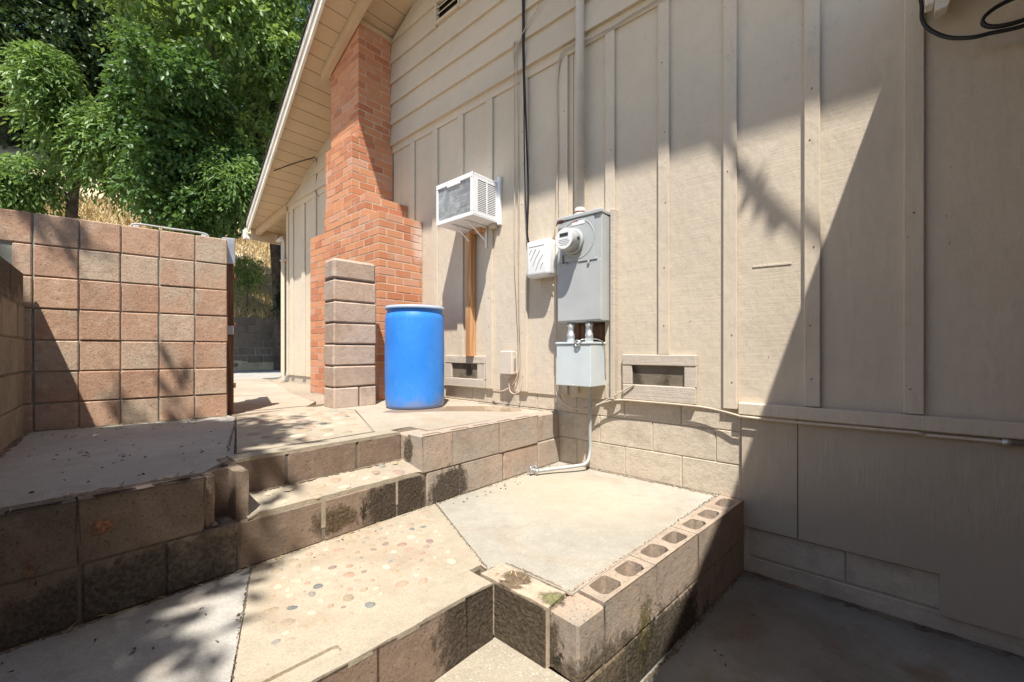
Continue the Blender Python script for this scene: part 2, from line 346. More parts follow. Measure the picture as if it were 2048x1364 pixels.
def rrect(cx, cy, w, h, r=.25, jit=0):
    pts = []; r = r * min(w, h)
    for (sx, sy, a0) in ((1, 1, 0), (-1, 1, 90), (-1, -1, 180), (1, -1, 270)):
        for a in (0, 45, 90):
            q = math.radians(a0 + a); pts.append((cx + sx * (w / 2 - r) + r * math.cos(q) + U(-jit, jit), cy + sy * (h / 2 - r) + r * math.sin(q) + U(-jit, jit)))
    return pts
def slab(name, poly, z0, z1, mat, parent=None, kind='structure', bev=.006):
    bm = bmesh.new(); prism(bm, poly, z0, z1)
    es = [e for e in bm.edges if all(abs(v.co.z - z1) < 1e-5 for v in e.verts) and len(e.link_faces) == 2 and any(abs(f.normal.z) < .5 for f in e.link_faces)]
    bm.normal_update(); es = [e for e in bm.edges if all(abs(v.co.z - z1) < 1e-5 for v in e.verts) and any(abs(f.normal.z) < .5 for f in e.link_faces)]
    bmesh.ops.bevel(bm, geom=es, offset=bev, segments=2, affect='EDGES')
    o = obj(name, bm, mat, parent)
    if kind and parent is None: o['kind'] = kind
    return o
def join(list_boxes, bev=0):
    bm = bmesh.new()
    for c, s, r in list_boxes: bm_box(bm, c, s, bev, r)
    return bm

# ------------------------------------------------------------------ ground, terrain
def hz(x, y):
    z = -.35
    if x < -13.4:
        z = 2.25 + .60 * (-13.4 - x) * (1 if x > -34 else 1) + .35 * math.sin(y * .5 + x * .3) * min(1, (-13.4 - x) / 3)
    return min(z, 16 + .1 * (-x - 36)) if x < -34 else z
bm = bmesh.new(); gx = [-160, -120, -80, -60, -45, -38] + [-34 + .6 * i for i in range(35)] + [-13.42, -13.38, -11, -9, -4, 0, 6, 20, 60, 150]; gy = [-150, -80, -45] + [-24 + 1.2 * i for i in range(48)] + [45, 80, 150]
gx = sorted(set(gx)); V = [[bm.verts.new((x, y, hz(x, y) + (U(-.06, .06) if x < -13.5 else 0))) for y in gy] for x in gx]
for i in range(len(gx) - 1):
    for j in range(len(gy) - 1): bm.faces.new((V[i][j], V[i + 1][j], V[i + 1][j + 1], V[i][j + 1]))
tag(obj('terrain', bm, M['hill'], smooth=True), kind='structure')

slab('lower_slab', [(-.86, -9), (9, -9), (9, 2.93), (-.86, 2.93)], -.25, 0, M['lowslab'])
slab('gravel_step', [(-1.16, -1.5), (-.79, -1.5), (-.79, 1.215), (-1.16, 1.215)], -.2, .215, M['agg'])
A0 = -2.04
left_slab = slab('patio_slab', [(A0 - .02, -3), (-1.365, -3), (-1.365, .352), (A0 - .02, .61)], .2, .43, M['greyconc'])
cob = slab('cobble_slab', [(A0 - .02, .622), (-1.365, .364), (-1.30, 1.262), (-1.262, 1.262), (A0 - .02, 1.60)], .2, .434, M['cobconc'])
slab('patio_slab', [(A0 - .02, 1.612), (-1.25, 1.272), (-1.232, 1.34), (-.885, 1.345), (-.80, 2.93), (A0 - .02, 2.93)], .2, .432, M['patio'])
def tz(x): return .647 + (A0 - x) * .20
fr_ = [(A0 - .003 + U(-.006, 0), .60 + .9 * k / 22) for k in range(23)]
tread = slab('step_tread', [(-2.30, .60)] + fr_ + [(-2.30, 1.50)], .5, .65, M['cobconc'], bev=.008)
for v in tread.data.vertices:
    if v.co.z > .6: v.co.z += tz(v.co.x) - .65
slab('upper_slab', [(-4.2, -.3), (A0 - .10, -.3), (A0 - .10, .45), (A0 - .30, .60), (-2.42, .64), (-3.76, 1.0), (-4.0, 1.0)], .5, .846, M['greyconc'])
ucob = slab('upper_cobble_slab', [(-2.42, .66), (-2.40, 1.40), (-3.45, 1.81), (-3.95, 1.62), (-3.76, 1.02)], .5, .852, M['cobconc'])
slab('upper_slab', [(-2.39, 1.412), (-2.39, 1.655), (-2.18, 1.655), (-2.17, 2.93), (-4.1, 2.93), (-3.9, 1.64), (-3.45, 1.825)], .5, .848, M['upconc'])
slab('path_slab', [(-3.97, 1.03), (-3.96, 1.60), (-4.4, 1.9), (-5.4, 2.05), (-5.7, 1.35), (-5.0, 1.05)], .5, .838, M['upconc'])
slab('path_slab', [(-5.43, 2.06), (-5.73, 1.34), (-9.2, 1.2), (-9.2, 2.9), (-7.2, 2.5)], .5, .830, M['upconc'])
slab('path_slab', [(-9.22, 1.0), (-9.22, 5.5), (-14.0, 5.5), (-14.0, .0)], .5, .822, M['greyconc'])
slab('gravel_bed', [(-3.9, 1.2), (-3.9, 2.95), (-9.3, 2.95), (-9.3, 6), (-14, 6), (-14, -3), (-4.3, -3), (-4.1, 1.0)], .3, .812, M['gravel'])
# kerb-like mortar strip joints of dark earth between slabs
slab('joint_soil', [(A0 - .02, -3), (-1.30, -3), (-1.30, 1.33), (-.9, 1.33), (-.9, 2.9), (A0 - .02, 2.9)], .1, .418, M['dirt'])
slab('joint_soil', [(-4.15, -.3), (A0 - .12, -.3), (A0 - .12, .42), (-2.38, .60), (-2.38, 1.52), (A0 - .12, 1.56), (A0 - .12, 2.9), (-4.1, 2.9)], .4, .836, M['dirt'])

# cobbles set in the slabs: each stone a part
smesh = []
for k in range(6):
    bm = bmesh.new(); bmesh.ops.create_icosphere(bm, subdivisions=2, radius=1)
    for v in bm.verts:
        a = math.atan2(v.co.y, v.co.x); f = 1 + .10 * math.sin(2 * a + k) + .07 * math.sin(3 * a + 2 * k); v.co.x *= f; v.co.y *= f * (.72 + .05 * k); v.co *= 1 + U(-.03, .03)
    for v in list(bm.verts):
        if v.co.z < -.45: bm.verts.remove(v)
    smesh.append(fin(bm, True, 'cobble'))
def inside(p, poly):
    c = False; n = len(poly)
    for i in range(n):
        (x1, y1), (x2, y2) = poly[i], poly[(i + 1) % n]
        if (y1 > p[1]) != (y2 > p[1]) and p[0] < (x2 - x1) * (p[1] - y1) / (y2 - y1) + x1: c = not c
    return c
def cobbles(parent, poly, z, n, r0, r1, mind, hgt=.010):
    pts = []; tries = 0; xs = [p[0] for p in poly]; ys = [p[1] for p in poly]
    while len(pts) < n and tries < 9000:
        tries += 1; p = (U(min(xs), max(xs)), U(min(ys), max(ys))); r = U(r0, r1)
        if not inside(p, poly) or any(math.hypot(p[0] - q[0], p[1] - q[1]) < mind + r + q[2] for q in pts): continue
        pts.append((p[0], p[1], r))
    for (x, y, r) in pts:
        mt = random.choices(M['stones'], (7, 3, 2, .8, 4, 1.5))[0]
        link('cobble', smesh[random.randrange(6)] if mt == M['stones'][0] else smesh[random.randrange(6)], mt, parent, (x, y, z - .002 - U(0, .006)), (U(-.08, .08), U(-.08, .08), U(0, 6.3)), (r, r, hgt + r * .18))
cobbles(cob, [(-2.0, .68), (-1.42, .47), (-1.38, 1.2), (-2.0, 1.5)], .434, 170, .013, .032, .010, .006)
cobbles(ucob, [(-2.5, .76), (-2.5, 1.36), (-3.4, 1.72), (-3.8, 1.5), (-3.68, 1.08)], .852, 60, .035, .07, .012, .004)
cobbles(tread, [(-2.24, .72), (-2.07, .72), (-2.07, 1.46), (-2.24, 1.46)], .65, 14, .025, .042, .012, .005)
for o in tread.children: o.location.z = tz(o.location.x) - .004

dbm = bmesh.new()
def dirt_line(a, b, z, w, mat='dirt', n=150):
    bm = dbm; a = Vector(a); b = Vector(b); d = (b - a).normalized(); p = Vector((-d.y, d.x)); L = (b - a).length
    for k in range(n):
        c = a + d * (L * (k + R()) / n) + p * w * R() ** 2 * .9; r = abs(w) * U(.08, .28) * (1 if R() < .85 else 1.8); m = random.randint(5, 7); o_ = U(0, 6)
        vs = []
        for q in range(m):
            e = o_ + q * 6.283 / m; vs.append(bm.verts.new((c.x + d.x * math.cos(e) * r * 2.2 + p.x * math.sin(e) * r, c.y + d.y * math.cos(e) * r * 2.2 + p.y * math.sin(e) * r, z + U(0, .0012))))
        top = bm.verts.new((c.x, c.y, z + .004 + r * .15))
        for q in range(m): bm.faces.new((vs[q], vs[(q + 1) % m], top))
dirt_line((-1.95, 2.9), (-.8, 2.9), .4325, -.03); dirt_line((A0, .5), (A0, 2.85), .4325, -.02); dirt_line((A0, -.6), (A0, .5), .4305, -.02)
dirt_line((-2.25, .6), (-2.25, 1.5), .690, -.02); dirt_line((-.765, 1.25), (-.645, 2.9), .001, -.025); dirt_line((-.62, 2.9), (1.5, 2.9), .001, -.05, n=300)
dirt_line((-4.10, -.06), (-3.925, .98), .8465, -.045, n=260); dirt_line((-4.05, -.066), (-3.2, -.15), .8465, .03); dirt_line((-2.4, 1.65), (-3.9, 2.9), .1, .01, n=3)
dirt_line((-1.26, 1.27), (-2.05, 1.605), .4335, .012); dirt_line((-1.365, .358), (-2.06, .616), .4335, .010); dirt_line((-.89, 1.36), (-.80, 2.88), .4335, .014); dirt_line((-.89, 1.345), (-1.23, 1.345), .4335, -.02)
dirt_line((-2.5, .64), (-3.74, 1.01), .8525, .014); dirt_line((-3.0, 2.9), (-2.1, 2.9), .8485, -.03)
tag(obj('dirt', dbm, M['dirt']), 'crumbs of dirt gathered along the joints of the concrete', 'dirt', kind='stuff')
# ------------------------------------------------------------------ block walls
def blk(name, parent, x0, x1, y0, y1, z0, z1, mat, bev=.007, j=.003, rj=.006, key=None):
    s = (x1 - x0, y1 - y0, z1 - z0)
    c = ((x0 + x1) / 2 + U(-j, j), (y0 + y1) / 2 + U(-j, j), (z0 + z1) / 2)
    me = cbox(s, bev)
    if len(me.materials) and me.materials[0] != mat: me = me.copy(); me.materials.clear(); cache[(round(s[0], 3), round(s[1], 3), round(s[2], 3), bev)] = me
    return link(name, me, mat, parent, c, (U(-rj, rj) * .5, U(-rj, rj) * .5, U(-rj, rj)))
# left stack-bond wall (local x = along the wall away from its free end, local y = thickness behind)
ang = math.atan2(-.063 - .995, -4.107 + 3.92)
lw = thing('block_wall', 'tall reddish concrete block wall laid in a plain square grid beside the gate gap', 'wall', (-3.92, .995, .815), ang)
g = .0068
for i in range(7):
    for r_ in range(7):
        x0, x1 = i * .2085, (i + 1) * .2085
        if r_ == 6 and i >= 5: x0, x1 = (i * .2085, i * .2085 + .2085)
        if i == 5 and r_ in (5,): x1 = x0 + .09
        blk('block', lw, x0 + g / 2, x1 - g / 2, -.19, 0, r_ * .2065 + g / 2, (r_ + 1) * .2065 - g / 2, M['redblock'] if not (i == 6 and r_ < 6) else M['oldblock'], bev=.006)
box('mortar_core', (.004, -.178, 0), (2.4, -.013, 1.44), M['mortar'], lw, bev=.002)
for k in range(26):   # crumbled mortar in the corner column
    z = U(.05, 1.22); link('mortar_lump', smesh[k % 6], M['mortar'], lw, (U(1.13, 1.24), .002, z), (U(0, 3), U(0, 3), U(0, 3)), (U(.012, .03), U(.008, .02), U(.012, .026)))
# near-left wall at right angles to it
nw = thing('block_wall', 'low dark stained block wall at the left edge of the picture', 'wall', (-4.04, -.066, .815), math.atan2(-.063, .61))
for r_ in range(5):
    off = (r_ % 2) * .21
    for i in range(7):
        x0 = -.0 + i * .42 - off; x1 = x0 + .42; x0 = max(x0, 0)
        if x1 <= x0 + .02: continue
        blk('block', nw, x0 + .003, x1 - .003, -.19, 0, r_ * .209 + .003, (r_ + 1) * .209 - .003, M['oldblock'], bev=.008)
box('mortar_core', (.006, -.184, 0), (2.9, -.006, 1.035), M['darkmortar'], nw, bev=.002)

# upper retaining wall, its lower course running on under the step
ur = thing('retaining_wall', 'two-course block retaining wall holding up the upper terrace with the barrel', 'retaining wall', (A0, 0, .43))
def course(parent, y0, y1, ph, z0, z1, mat, depth=.17, x=0, hollow=None, L=.42):
    y = y0 + ph - L if ph else y0
    while y < y1 - .01:
        a, b = max(y, y0), min(y + L, y1)
        if b - a > .03:
            if hollow:
                bm = bmesh.new(); w, hw, fill = hollow; cx = (a + b) / 2; hs = []
                if b - a > .3:
                    hs = [rrect(x - w / 2, a + (b - a) * q, hw, (b - a) * .33, .30, .005) for q in (.27, .73)]
                elif b - a > .12: hs = [rrect(x - w / 2, (a + b) / 2, hw, (b - a) * .6, .42, .004)]
                prism(bm, [(x - depth, a + .003), (x, a + .003), (x, b - .003), (x - depth, b - .003)], z0 + .003, z1, hs, z1 - fill)
                bm.normal_update()
                es = [e for e in bm.edges if e.is_manifold and e.calc_face_angle(0) > .9 and all(v.co.x > x - depth - .001 and (abs(v.co.x - x) < 1e-4) for v in e.verts)]
                bmesh.ops.bevel(bm, geom=es, offset=.007, segments=2, affect='EDGES')
                obj('block', bm, mat, parent, rot=(0, 0, U(-.004, .004)))
            else: blk('block', parent, x - depth, x, a + .0025, b - .0025, z0 + .003, z1 - .003, mat)
        y += L
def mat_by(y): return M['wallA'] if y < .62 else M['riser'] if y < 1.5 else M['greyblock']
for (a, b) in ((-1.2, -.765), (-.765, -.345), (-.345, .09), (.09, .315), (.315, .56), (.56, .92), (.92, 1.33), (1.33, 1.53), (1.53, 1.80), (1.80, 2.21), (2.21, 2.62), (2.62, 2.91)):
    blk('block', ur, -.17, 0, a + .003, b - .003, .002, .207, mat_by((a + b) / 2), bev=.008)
for (a, b) in ((-1.2, -.70), (-.70, .085), (.085, .44)):
    course(ur, a, b, 0, .21, .420, M['wallA'], depth=.125, hollow=(.10, .035, .02), L=.42 if b - a > .4 else .36)
blk('block', ur, -.15, 0, 2.603, 2.90, .213, .420, M['greyblock'], bev=.007)
for (a, b) in ((1.50, 1.73), (1.73, 2.16), (2.16, 2.60)):
    course(ur, a, b, 0, .21, .420, M['greyblock'], depth=.15, hollow=(.12, .05, .008), L=.45)
blk('block', ur, -.26, -.152, 1.50, 1.66, .213, .418, M['greyblock'], bev=.008, j=0, rj=0)
box('mortar_core', (-.165, -1.2, .0), (-.007, 2.9, .203), M['darkmortar'], ur, bev=.002)
box('mortar_core', (-.12, -1.2, .2), (-.007, .43, .40), M['darkmortar'], ur, bev=.002)
box('mortar_core', (-.14, 1.51, .2), (-.007, 2.9, .40), M['mortar'], ur, bev=.002)
# second riser
sr = thing('step_riser', 'upper brown block riser between the cobbled tread and the terrace', 'step', (-2.25, 0, .60))
for (a, b) in ((.55, .83), (.83, 1.205), (1.205, 1.50)):
    blk('block', sr, -.13, 0, a + .003, b - .003, .0, .25, M['riser'], bev=.008)
box('mortar_core', (-.12, .5, .0), (-.006, 1.52, .235), M['darkmortar'], sr, bev=.002)
# broken block end standing at the wall's chipped end
bb = thing('broken_block', 'broken half block standing open at the left end of the step tread', 'block', (-2.14, .56, .63))
bm = bmesh.new(); prism(bm, [(-.17, -.115), (.07, -.115), (.07, -.08), (-.02, -.07), (-.03, -.01), (.06, .0), (.085, .04), (-.17, .04)], 0, .215, [rrect(-.10, -.04, .07, .10, .4)], .12)
bmesh.ops.subdivide_edges(bm, edges=bm.edges[:], cuts=2)
for v in bm.verts:
    if v.co.x > -.01: v.co += Vector((U(-.004, .004), U(-.002, .002), U(-.003, .003)))
obj('shell', bm, M['riser'], bb)
for k in range(9): link('rubble', smesh[k % 6], M['darkmortar'], bb, (U(.01, .07), U(-.10, -.02), U(-.005, .015)), (U(0, 3), U(0, 3), 0), (U(.008, .018),) * 3)

# lower retaining wall (slightly skewed), with open cores on top
pw = thing('retaining_wall', 'low moss-stained retaining wall with open block cores along its top', 'retaining wall', (-.777, 1.215, .0), -math.atan2(.127, 1.63))
for (a, b) in ((0, .165), (.165, .56), (.56, 1.0), (1.0, 1.43), (1.43, 1.71)):
    c0 = (a + b) / 2
    if b - a < .2: blk('block', pw, -.135, 0, a + .002, b - .003, .213, .430, M['mossblock'], bev=.009, j=0, rj=0)
    else: course(pw, a, b, 0, .213, .434, M['mossblock'], depth=.145, hollow=(.14, .088, .19), L=.46)
for (a, b) in ((-.25, .32), (.32, .78), (.78, 1.22), (1.22, 1.71)): blk('block', pw, -.145, .0, a + .003, b - .003, .0, .208, M['mossblock'], bev=.008)
box('mortar_core', (-.138, .02, .0), (-.006, 1.7, .23), M['darkmortar'], pw, bev=.002)
cw = thing('retaining_wall', 'short lichen-topped block return at the inner corner of the steps', 'retaining wall', (-1.15, 1.215, .215))
bm = bmesh.new(); prism(bm, [(.243, .002), (.243, .118), (-.10, .122), (-.10, .0), (-.03, .002)], 0, .222)
bmesh.ops.subdivide_edges(bm, edges=[e for e in bm.edges if e.calc_length() > .1], cuts=3)
for v in bm.verts: v.co.z += U(-.003, .003) if v.co.z > .1 else 0
obj('block', bm, M['captop'] , cw)
for (x, y, r) in ((.0, .06, .035), (.11, .07, .04)): link('lichen_patch', smesh[0], M['stones'][4], cw, (x, y, .217), (0, 0, U(0, 3)), (r * 1.6, r, .006))
box('face_block', (-.02, -.004, -.2), (.2375, .001, .215), M['mossblock'], cw, bev=.004)
lr = thing('step_riser', 'lowest brown block riser running towards the camera under the cobbled slab', 'step', (-1.162, 1.2, .215), -.035)
for (a, b) in ((-.14, .0), (-.50, -.14), (-.92, -.50), (-1.35, -.92), (-1.8, -1.35)):
    bm = bmesh.new(); hs = []
    if b > -.6 and b - a > .2: hs = [rrect(-.085, a + (b - a) * .5, .055, (b - a) * .66, .45, .004)]
    prism(bm, [(-.165, a + .003), (0, a + .003), (0, b - .003), (-.165, b - .003)], -.2, .215 + U(0, .003), hs, .203)
    bm.normal_update(); es = [e for e in bm.edges if all(abs(v.co.x) < 1e-4 for v in e.verts)]
    bmesh.ops.bevel(bm, geom=es, offset=.008, segments=2, affect='EDGES'); obj('block', bm, M['riser'], lr)
box('mortar_core', (-.158, -1.8, -.2), (-.006, -.005, .20), M['darkmortar'], lr, bev=.002)

def cap(name, parent, x0, x1, y0, y1, z, mat, slots=()):
    n_ = max(4, int((y1 - y0) / .05)); o_ = [(x1 + U(-.006, .004), y0 + (y1 - y0) * k / n_) for k in range(n_ + 1)]; i_ = [(x0 + U(-.003, .003), y1 - (y1 - y0) * k / n_) for k in range(n_ + 1)]
    bm = bmesh.new(); prism(bm, o_ + i_, z - .006, z + .007, slots, z - .004)
    bm.normal_update(); es = [e for e in bm.edges if all(v.co.z > z and v.co.x > x1 - .012 for v in e.verts) and not all(len(f.verts) == 3 for f in e.link_faces)]
    bmesh.ops.bevel(bm, geom=es, offset=.006, segments=2, affect='EDGES'); return obj(name, bm, mat, parent)
cap('mortar_cap', lr, -.168, -.001, -1.9, -.004, .2165, M['cobconc'], [rrect(-.085, -.70, .05, .24, .4, .006)])
cap('mortar_cap', sr, -.135, -.001, .60, 1.49, .249, M['cobconc'])
# block pillar
pl = thing('block_pillar', 'free standing pillar of seven mauve blocks in front of the brick chimney', 'pillar', (-3.673, 1.74, .84), -.055)
for k in range(7):
    z0 = k * .1955
    if k == 0:
        blk('block', pl, -.225, 0, 0, .235, z0, z0 + .19, M['pillarblock'], bev=.012); blk('block', pl, -.225, 0, .24, .41, z0, z0 + .19, M['pillarblock'], bev=.012)
    else: blk('block', pl, -.225, 0, 0, .41, z0 + .002, z0 + .191, M['pillarblock'], bev=.013 if k < 6 else .024, rj=.012)
box('mortar_core', (-.215, .01, 0), (-.010, .40, 1.30), M['darkmortar'], pl, bev=.002)

# far retaining wall behind the gate gap
fw = thing('block_wall', 'dark block retaining wall in shade at the foot of the dry hill, seen past the gate', 'wall', (-13.4, -6, .82))
for r_ in range(7):
    for i in range(38):
        y0 = i * .42 - (r_ % 2) * .21
        if 8.0 < y0 < 13.2: blk('block', fw, -.19, 0, y0 + .005, y0 + .415, r_ * .212 + .004, (r_ + 1) * .212 - .004, M['wallA'], bev=.006)  # dark block material puts the shade of the gap into the colour
box('mortar_core', (-.18, -6, 0), (-.012, 16, 1.46), M['darkmortar'], fw, bev=.003)

# ------------------------------------------------------------------ house
H = thing('house', 'beige board and batten house with brick chimney, lap sided gable and raked eave', 'house', (0, 2.9, 0))
def zs(x): return 5.24 + .4 * (x + 4.53)
RX = 3.0
bm = bmesh.new()
poly = [(-7.87, .9), (-7.87, zs(-7.87) + .02), (RX, zs(RX) + .02), (9, zs(RX) - .4 * (9 - RX)), (9, -.3), (-.66, -.3), (-.66, .9)]
f = [bm.verts.new((x, .03, z)) for x, z in poly]; b_ = [bm.verts.new((x, .14, z)) for x, z in poly]
bm.faces.new(f); bm.faces.new(b_[::-1])
for i in range(len(poly)): bm.faces.new((f[i], f[(i + 1) % len(poly)], b_[(i + 1) % len(poly)], b_[i]))
obj('wall_core', bm, M['dark'], H)
box('side_wall', (-7.87, .14, .8), (-7.75, 9, 4.2), M['panel'], H)
box('back_wall', (-7.7, 9, 0), (9, 9.1, 4.2), M['panel'], H)
BX = [-4.111, -3.688, -3.27, -2.849, -2.417, -1.986, -1.557, -1.142, -.719, -.297, .117]
BL = [-7.64, -7.166, -6.741, -6.32, -5.9]
def board(x0, x1, z0, z1, nm='wall_board', y=0, th=.03, mat=None):
    return box(nm, (x0 + .002, y, z0), (x1 - .002, y + th, z1), mat or M['panel'], H, bev=.002)
edges = [-4.35] + BX
for i in range(len(edges) - 1):
    x0, x1 = edges[i], edges[i + 1]
    zb = .99 if x1 < -.7 else 1.0
    if abs(x0 + 1.986) < .01:   # the bay opened behind the meter boxes
        board(x0, x0 + .09, .99, 3.86); board(x1 - .02, x1, .99, 3.86); board(x0 + .09, x1 - .02, 2.35, 3.86)
        continue
    if i == 2:   # crawl vent hole in two bays
        pass
    board(x0, x1, zb, 3.86)
board(.117, .95, 1.0, 4.6); board(.95, 2.2, 1.0, 4.6)
ed = [-7.87] + BL
for i in range(len(ed) - 1): board(ed[i], ed[i + 1], .945, 3.86)
board(-5.9, -5.5, .945, 3.86)
board(-4.53, -4.35, 2.5, 3.86)
for k, x in enumerate(BX):
    w = .088 if k < 6 else .078; w = .074 if k > 8 else w
    zb = 1.05 if k > 8 else (1.0 if k != 7 else 1.34)
    if k == 2: zb = 1.315
    box('batten', (x - w / 2, -.022, zb), (x + w / 2, -.001, 3.80 if k < 8 else 5.2), M['batten'], H, bev=.003, rot=(0, U(-.001, .001), 0))
for x in BL[:-1]: box('batten', (x - .06, -.022, .95), (x + .06, -.001, 3.80), M['batten'], H, bev=.003)
box('corner_board', (-7.87, -.02, .95), (-7.80, -.001, 3.85), M['batten'], H)
bmN = bmesh.new()
for x in BX[1:] + [-7.64, -7.17]:
    z = 1.12 + U(0, .1)
    while z < 3.7:
        if R() < .45: bm_box(bmN, (x + U(-.015, .015), -.0225, z), (.007, .003, .007), 0)
        z += U(.28, .5)
tag(obj('nail_head', bmN, M['rust'], H), kind='stuff')
box('paint_blister', (-.597, -.004, 1.872), (-.395, -.0005, 1.883), M['batten'], H, bev=.001, rot=(0, .03, 0))
# belly band under the laps
box('belly_band', (-4.53, -.016, 3.802), (-.76, -.001, 3.90), M['batten'], H); box('belly_band', (-7.86, -.016, 3.802), (-5.2, -.001, 3.90), M['batten'], H)
# lap siding: each course its own board, thicker at the bottom
def lap(x0, x1, z0, z1):
    xa = max(x0, (z0 - .03 - 5.24) / .4 - 4.53 - .05)
    if xa > x1 - .05: return
    xb = min(x1, 9)
    bm = bmesh.new(); v = [(-.048, z0), (-.022, z1 + .012), (-.006, z1 + .012), (-.006, z0)]
    a = [bm.verts.new((xa, y, z)) for y, z in v]; xt = max(xa, (z1 + .012 - 5.22) / .4 - 4.53)
    b = [bm.verts.new((xb, y, z)) for y, z in v]
    for q in (1, 2): a[q].co.x = xt
    bm.faces.new(a); bm.faces.new(b[::-1])
    for i in range(4): bm.faces.new((a[i], b[i], b[(i + 1) % 4], a[(i + 1) % 4]))
    obj('lap_board', bm, M['lap'], H)
for k in range(12):
    z0 = 3.885 + .2515 * k
    if k >= 4: 
        lap(-3.25 if k == 4 else -4.53, -.74, z0, z0 + .2515)
        if k == 4: lap(-4.53, -3.64, z0, z0 + .2515)
    else: lap(-4.53, -.74, z0, z0 + .2515)
    lap(-7.86, -5.2, z0, z0 + .2515)
# gable vent
gv = link('gable_vent', None, parent=H, loc=(-3.445, -.02, 4.93)); gv['label'] = 'dark louvred gable vent'
box('frame', (-.20, -.04, -.02), (-.178, .02, .6), M['batten'], gv); box('frame', (.178, -.04, -.02), (.20, .02, .6), M['batten'], gv); box('frame', (-.178, -.04, -.025), (.178, .02, -.0), M['batten'], gv)
box('screen', (-.178, .015, 0), (.178, .022, .6), M['dark'], gv)
for k in range(9): box('louver', (-.177, -.006, .012 + .068 * k), (.177, .004, .075 + .068 * k), M['batten'], gv, bev=.001, rot=(math.radians(-38), 0, 0))
# sill trim and lower plywood
box('sill_trim', (-.668, -.045, .974), (3.5, -.001, 1.046), M['batten'], H, bev=.005)
box('plywood_sheet', (-.655, -.012, .283), (-.366, .02, .973), M['ply'], H, bev=.002)
bm = bmesh.new(); pp = [(-.362, .283), (.207, .283), (.207, .088), (3.5, .088), (3.5, .973), (-.362, .973)]
f = [bm.verts.new((x, -.012, z)) for x, z in pp]; b_ = [bm.verts.new((x, .02, z)) for x, z in pp]; bm.faces.new(f); bm.faces.new(b_[::-1])
for i in range(6): bm.faces.new((f[i], f[(i + 1) % 6], b_[(i + 1) % 6], b_[i]))
obj('plywood_sheet', bm, M['ply'], H)
# foundation
fo = link('foundation', None, parent=H, loc=(0, .0, 0))
def fblocks(xs, z0, z1):
    for a, b in zip(xs[:-1], xs[1:]): blk('block', fo, a + .0025, b - .0025, .012, .14, z0 + .003, z1 - .003, M['foundblock'], bev=.004, j=.0012, rj=.002)
fblocks([-3.12, -2.7, -2.28, -1.87, -1.45, -1.03, -.66], .43, .646)
fblocks([-4.35, -3.76, -3.34, -2.92, -2.5, -2.08, -1.66, -1.235, -.81, -.66], .646, .857)
fblocks([-3.95, -3.55, -3.12, -2.7, -2.28, -1.87, -1.45, -1.03, -.66], .857, 1.03)
box('mortar_core', (-7.86, .018, .3), (-.662, .12, 1.04), M['foundmortar'], fo, bev=0)
fblocks([-.64, -.15, .27, .7, 1.1], .10, .275); fblocks([-.64, 1.2, 3.4], -.2, .094)
box('mortar_core', (-.64, .02, -.2), (3.4, .1, .30), M['foundmortar'], fo, bev=0)
box('corner_block', (-.66, .004, .0), (-.61, .03, .29), M['foundblock'], fo)
box('block', (-7.80, .03, .7), (-5.6, .06, .95), M['foundblock'], fo)
# crawl vents
def cvent(x0, x1, z0, z1, hx0, hx1, hz0, hz1, lab):
    v = link('crawl_vent', None, parent=H, loc=(x0, 0, z0)); v['label'] = lab
    w, h = x1 - x0, z1 - z0; a, b, c, d = hx0 - x0, hx1 - x0, hz0 - z0, hz1 - z0
    box('rail', (0, -.03, d), (w, -.003, h), M['ventwood'], v, bev=.004, rot=(0, U(-.006, .006), 0)); box('rail', (.005, -.032, 0), (w - .005, -.003, c), M['ventwood'], v, bev=.004, rot=(0, U(-.006, .006), 0))
    box('stile', (.0, -.026, c + .001), (a, -.003, d - .001), M['ventwood'], v, bev=.004); box('stile', (b, -.026, c + .001), (w, -.003, d - .001), M['ventwood'], v, bev=.004)
    box('screen', (a, -.006, c), (b, .0, d), M['screen'], v, bev=0)
cvent(-3.50, -2.90, 1.0, 1.315, -3.40, -3.01, 1.085, 1.24, 'weathered wooden crawl space vent beside the barrel')
cvent(-1.45, -.92, 1.01, 1.338, -1.375, -1.0, 1.12, 1.262, 'weathered wooden crawl space vent right of the meter boxes')

# roof: soffit boards, fascia, lookouts, shingles
def ye(x): return -(.87 + .115 * (x + 4.5)) if x < -4.5 else -(.87 + .148 * (x + 4.5))
x = -8.62
while x < RX:
    x1 = min(x + .19, RX); bm = bmesh.new()
    vs = [(x + .005, ye(x) + .03), (x1 - .004, ye(x1) + .03), (x1 - .004, .6 if x > -7.9 else 5.5), (x + .005, .6 if x > -7.9 else 5.5)]
    lo = [bm.verts.new((a, b, zs(a))) for a, b in vs]; hi = [bm.verts.new((a, b, zs(a) + .022)) for a, b in vs]
    bm.faces.new(lo[::-1]); bm.faces.new(hi)
    for i in range(4): bm.faces.new((lo[i], lo[(i + 1) % 4], hi[(i + 1) % 4], hi[i]))
    obj('soffit_board', bm, M['soffit'], H); x += .19
def rake(name, xa, xb, f0, f1, d0, d1, mat, step=.5, n=None):
    bm = bmesh.new(); rings = []; k = n or max(1, int(abs(xb - xa) / step))
    for i in range(k + 1):
        x = xa + (xb - xa) * i / k; y0, y1 = f0(x), f1(x)
        rings.append([bm.verts.new(p) for p in ((x, y0, zs(x) + d0), (x, y1, zs(x) + d0), (x, y1, zs(x) + d1), (x, y0, zs(x) + d1))])
    for a, b in zip(rings[:-1], rings[1:]):
        for q in range(4): bm.faces.new((a[q], a[(q + 1) % 4], b[(q + 1) % 4], b[q]))
    bm.faces.new(rings[0][::-1]); bm.faces.new(rings[-1]); return obj(name, bm, mat, H)
rake('fascia', -8.65, RX, ye, lambda x: ye(x) + .028, -.06, .135, M['fascia'])
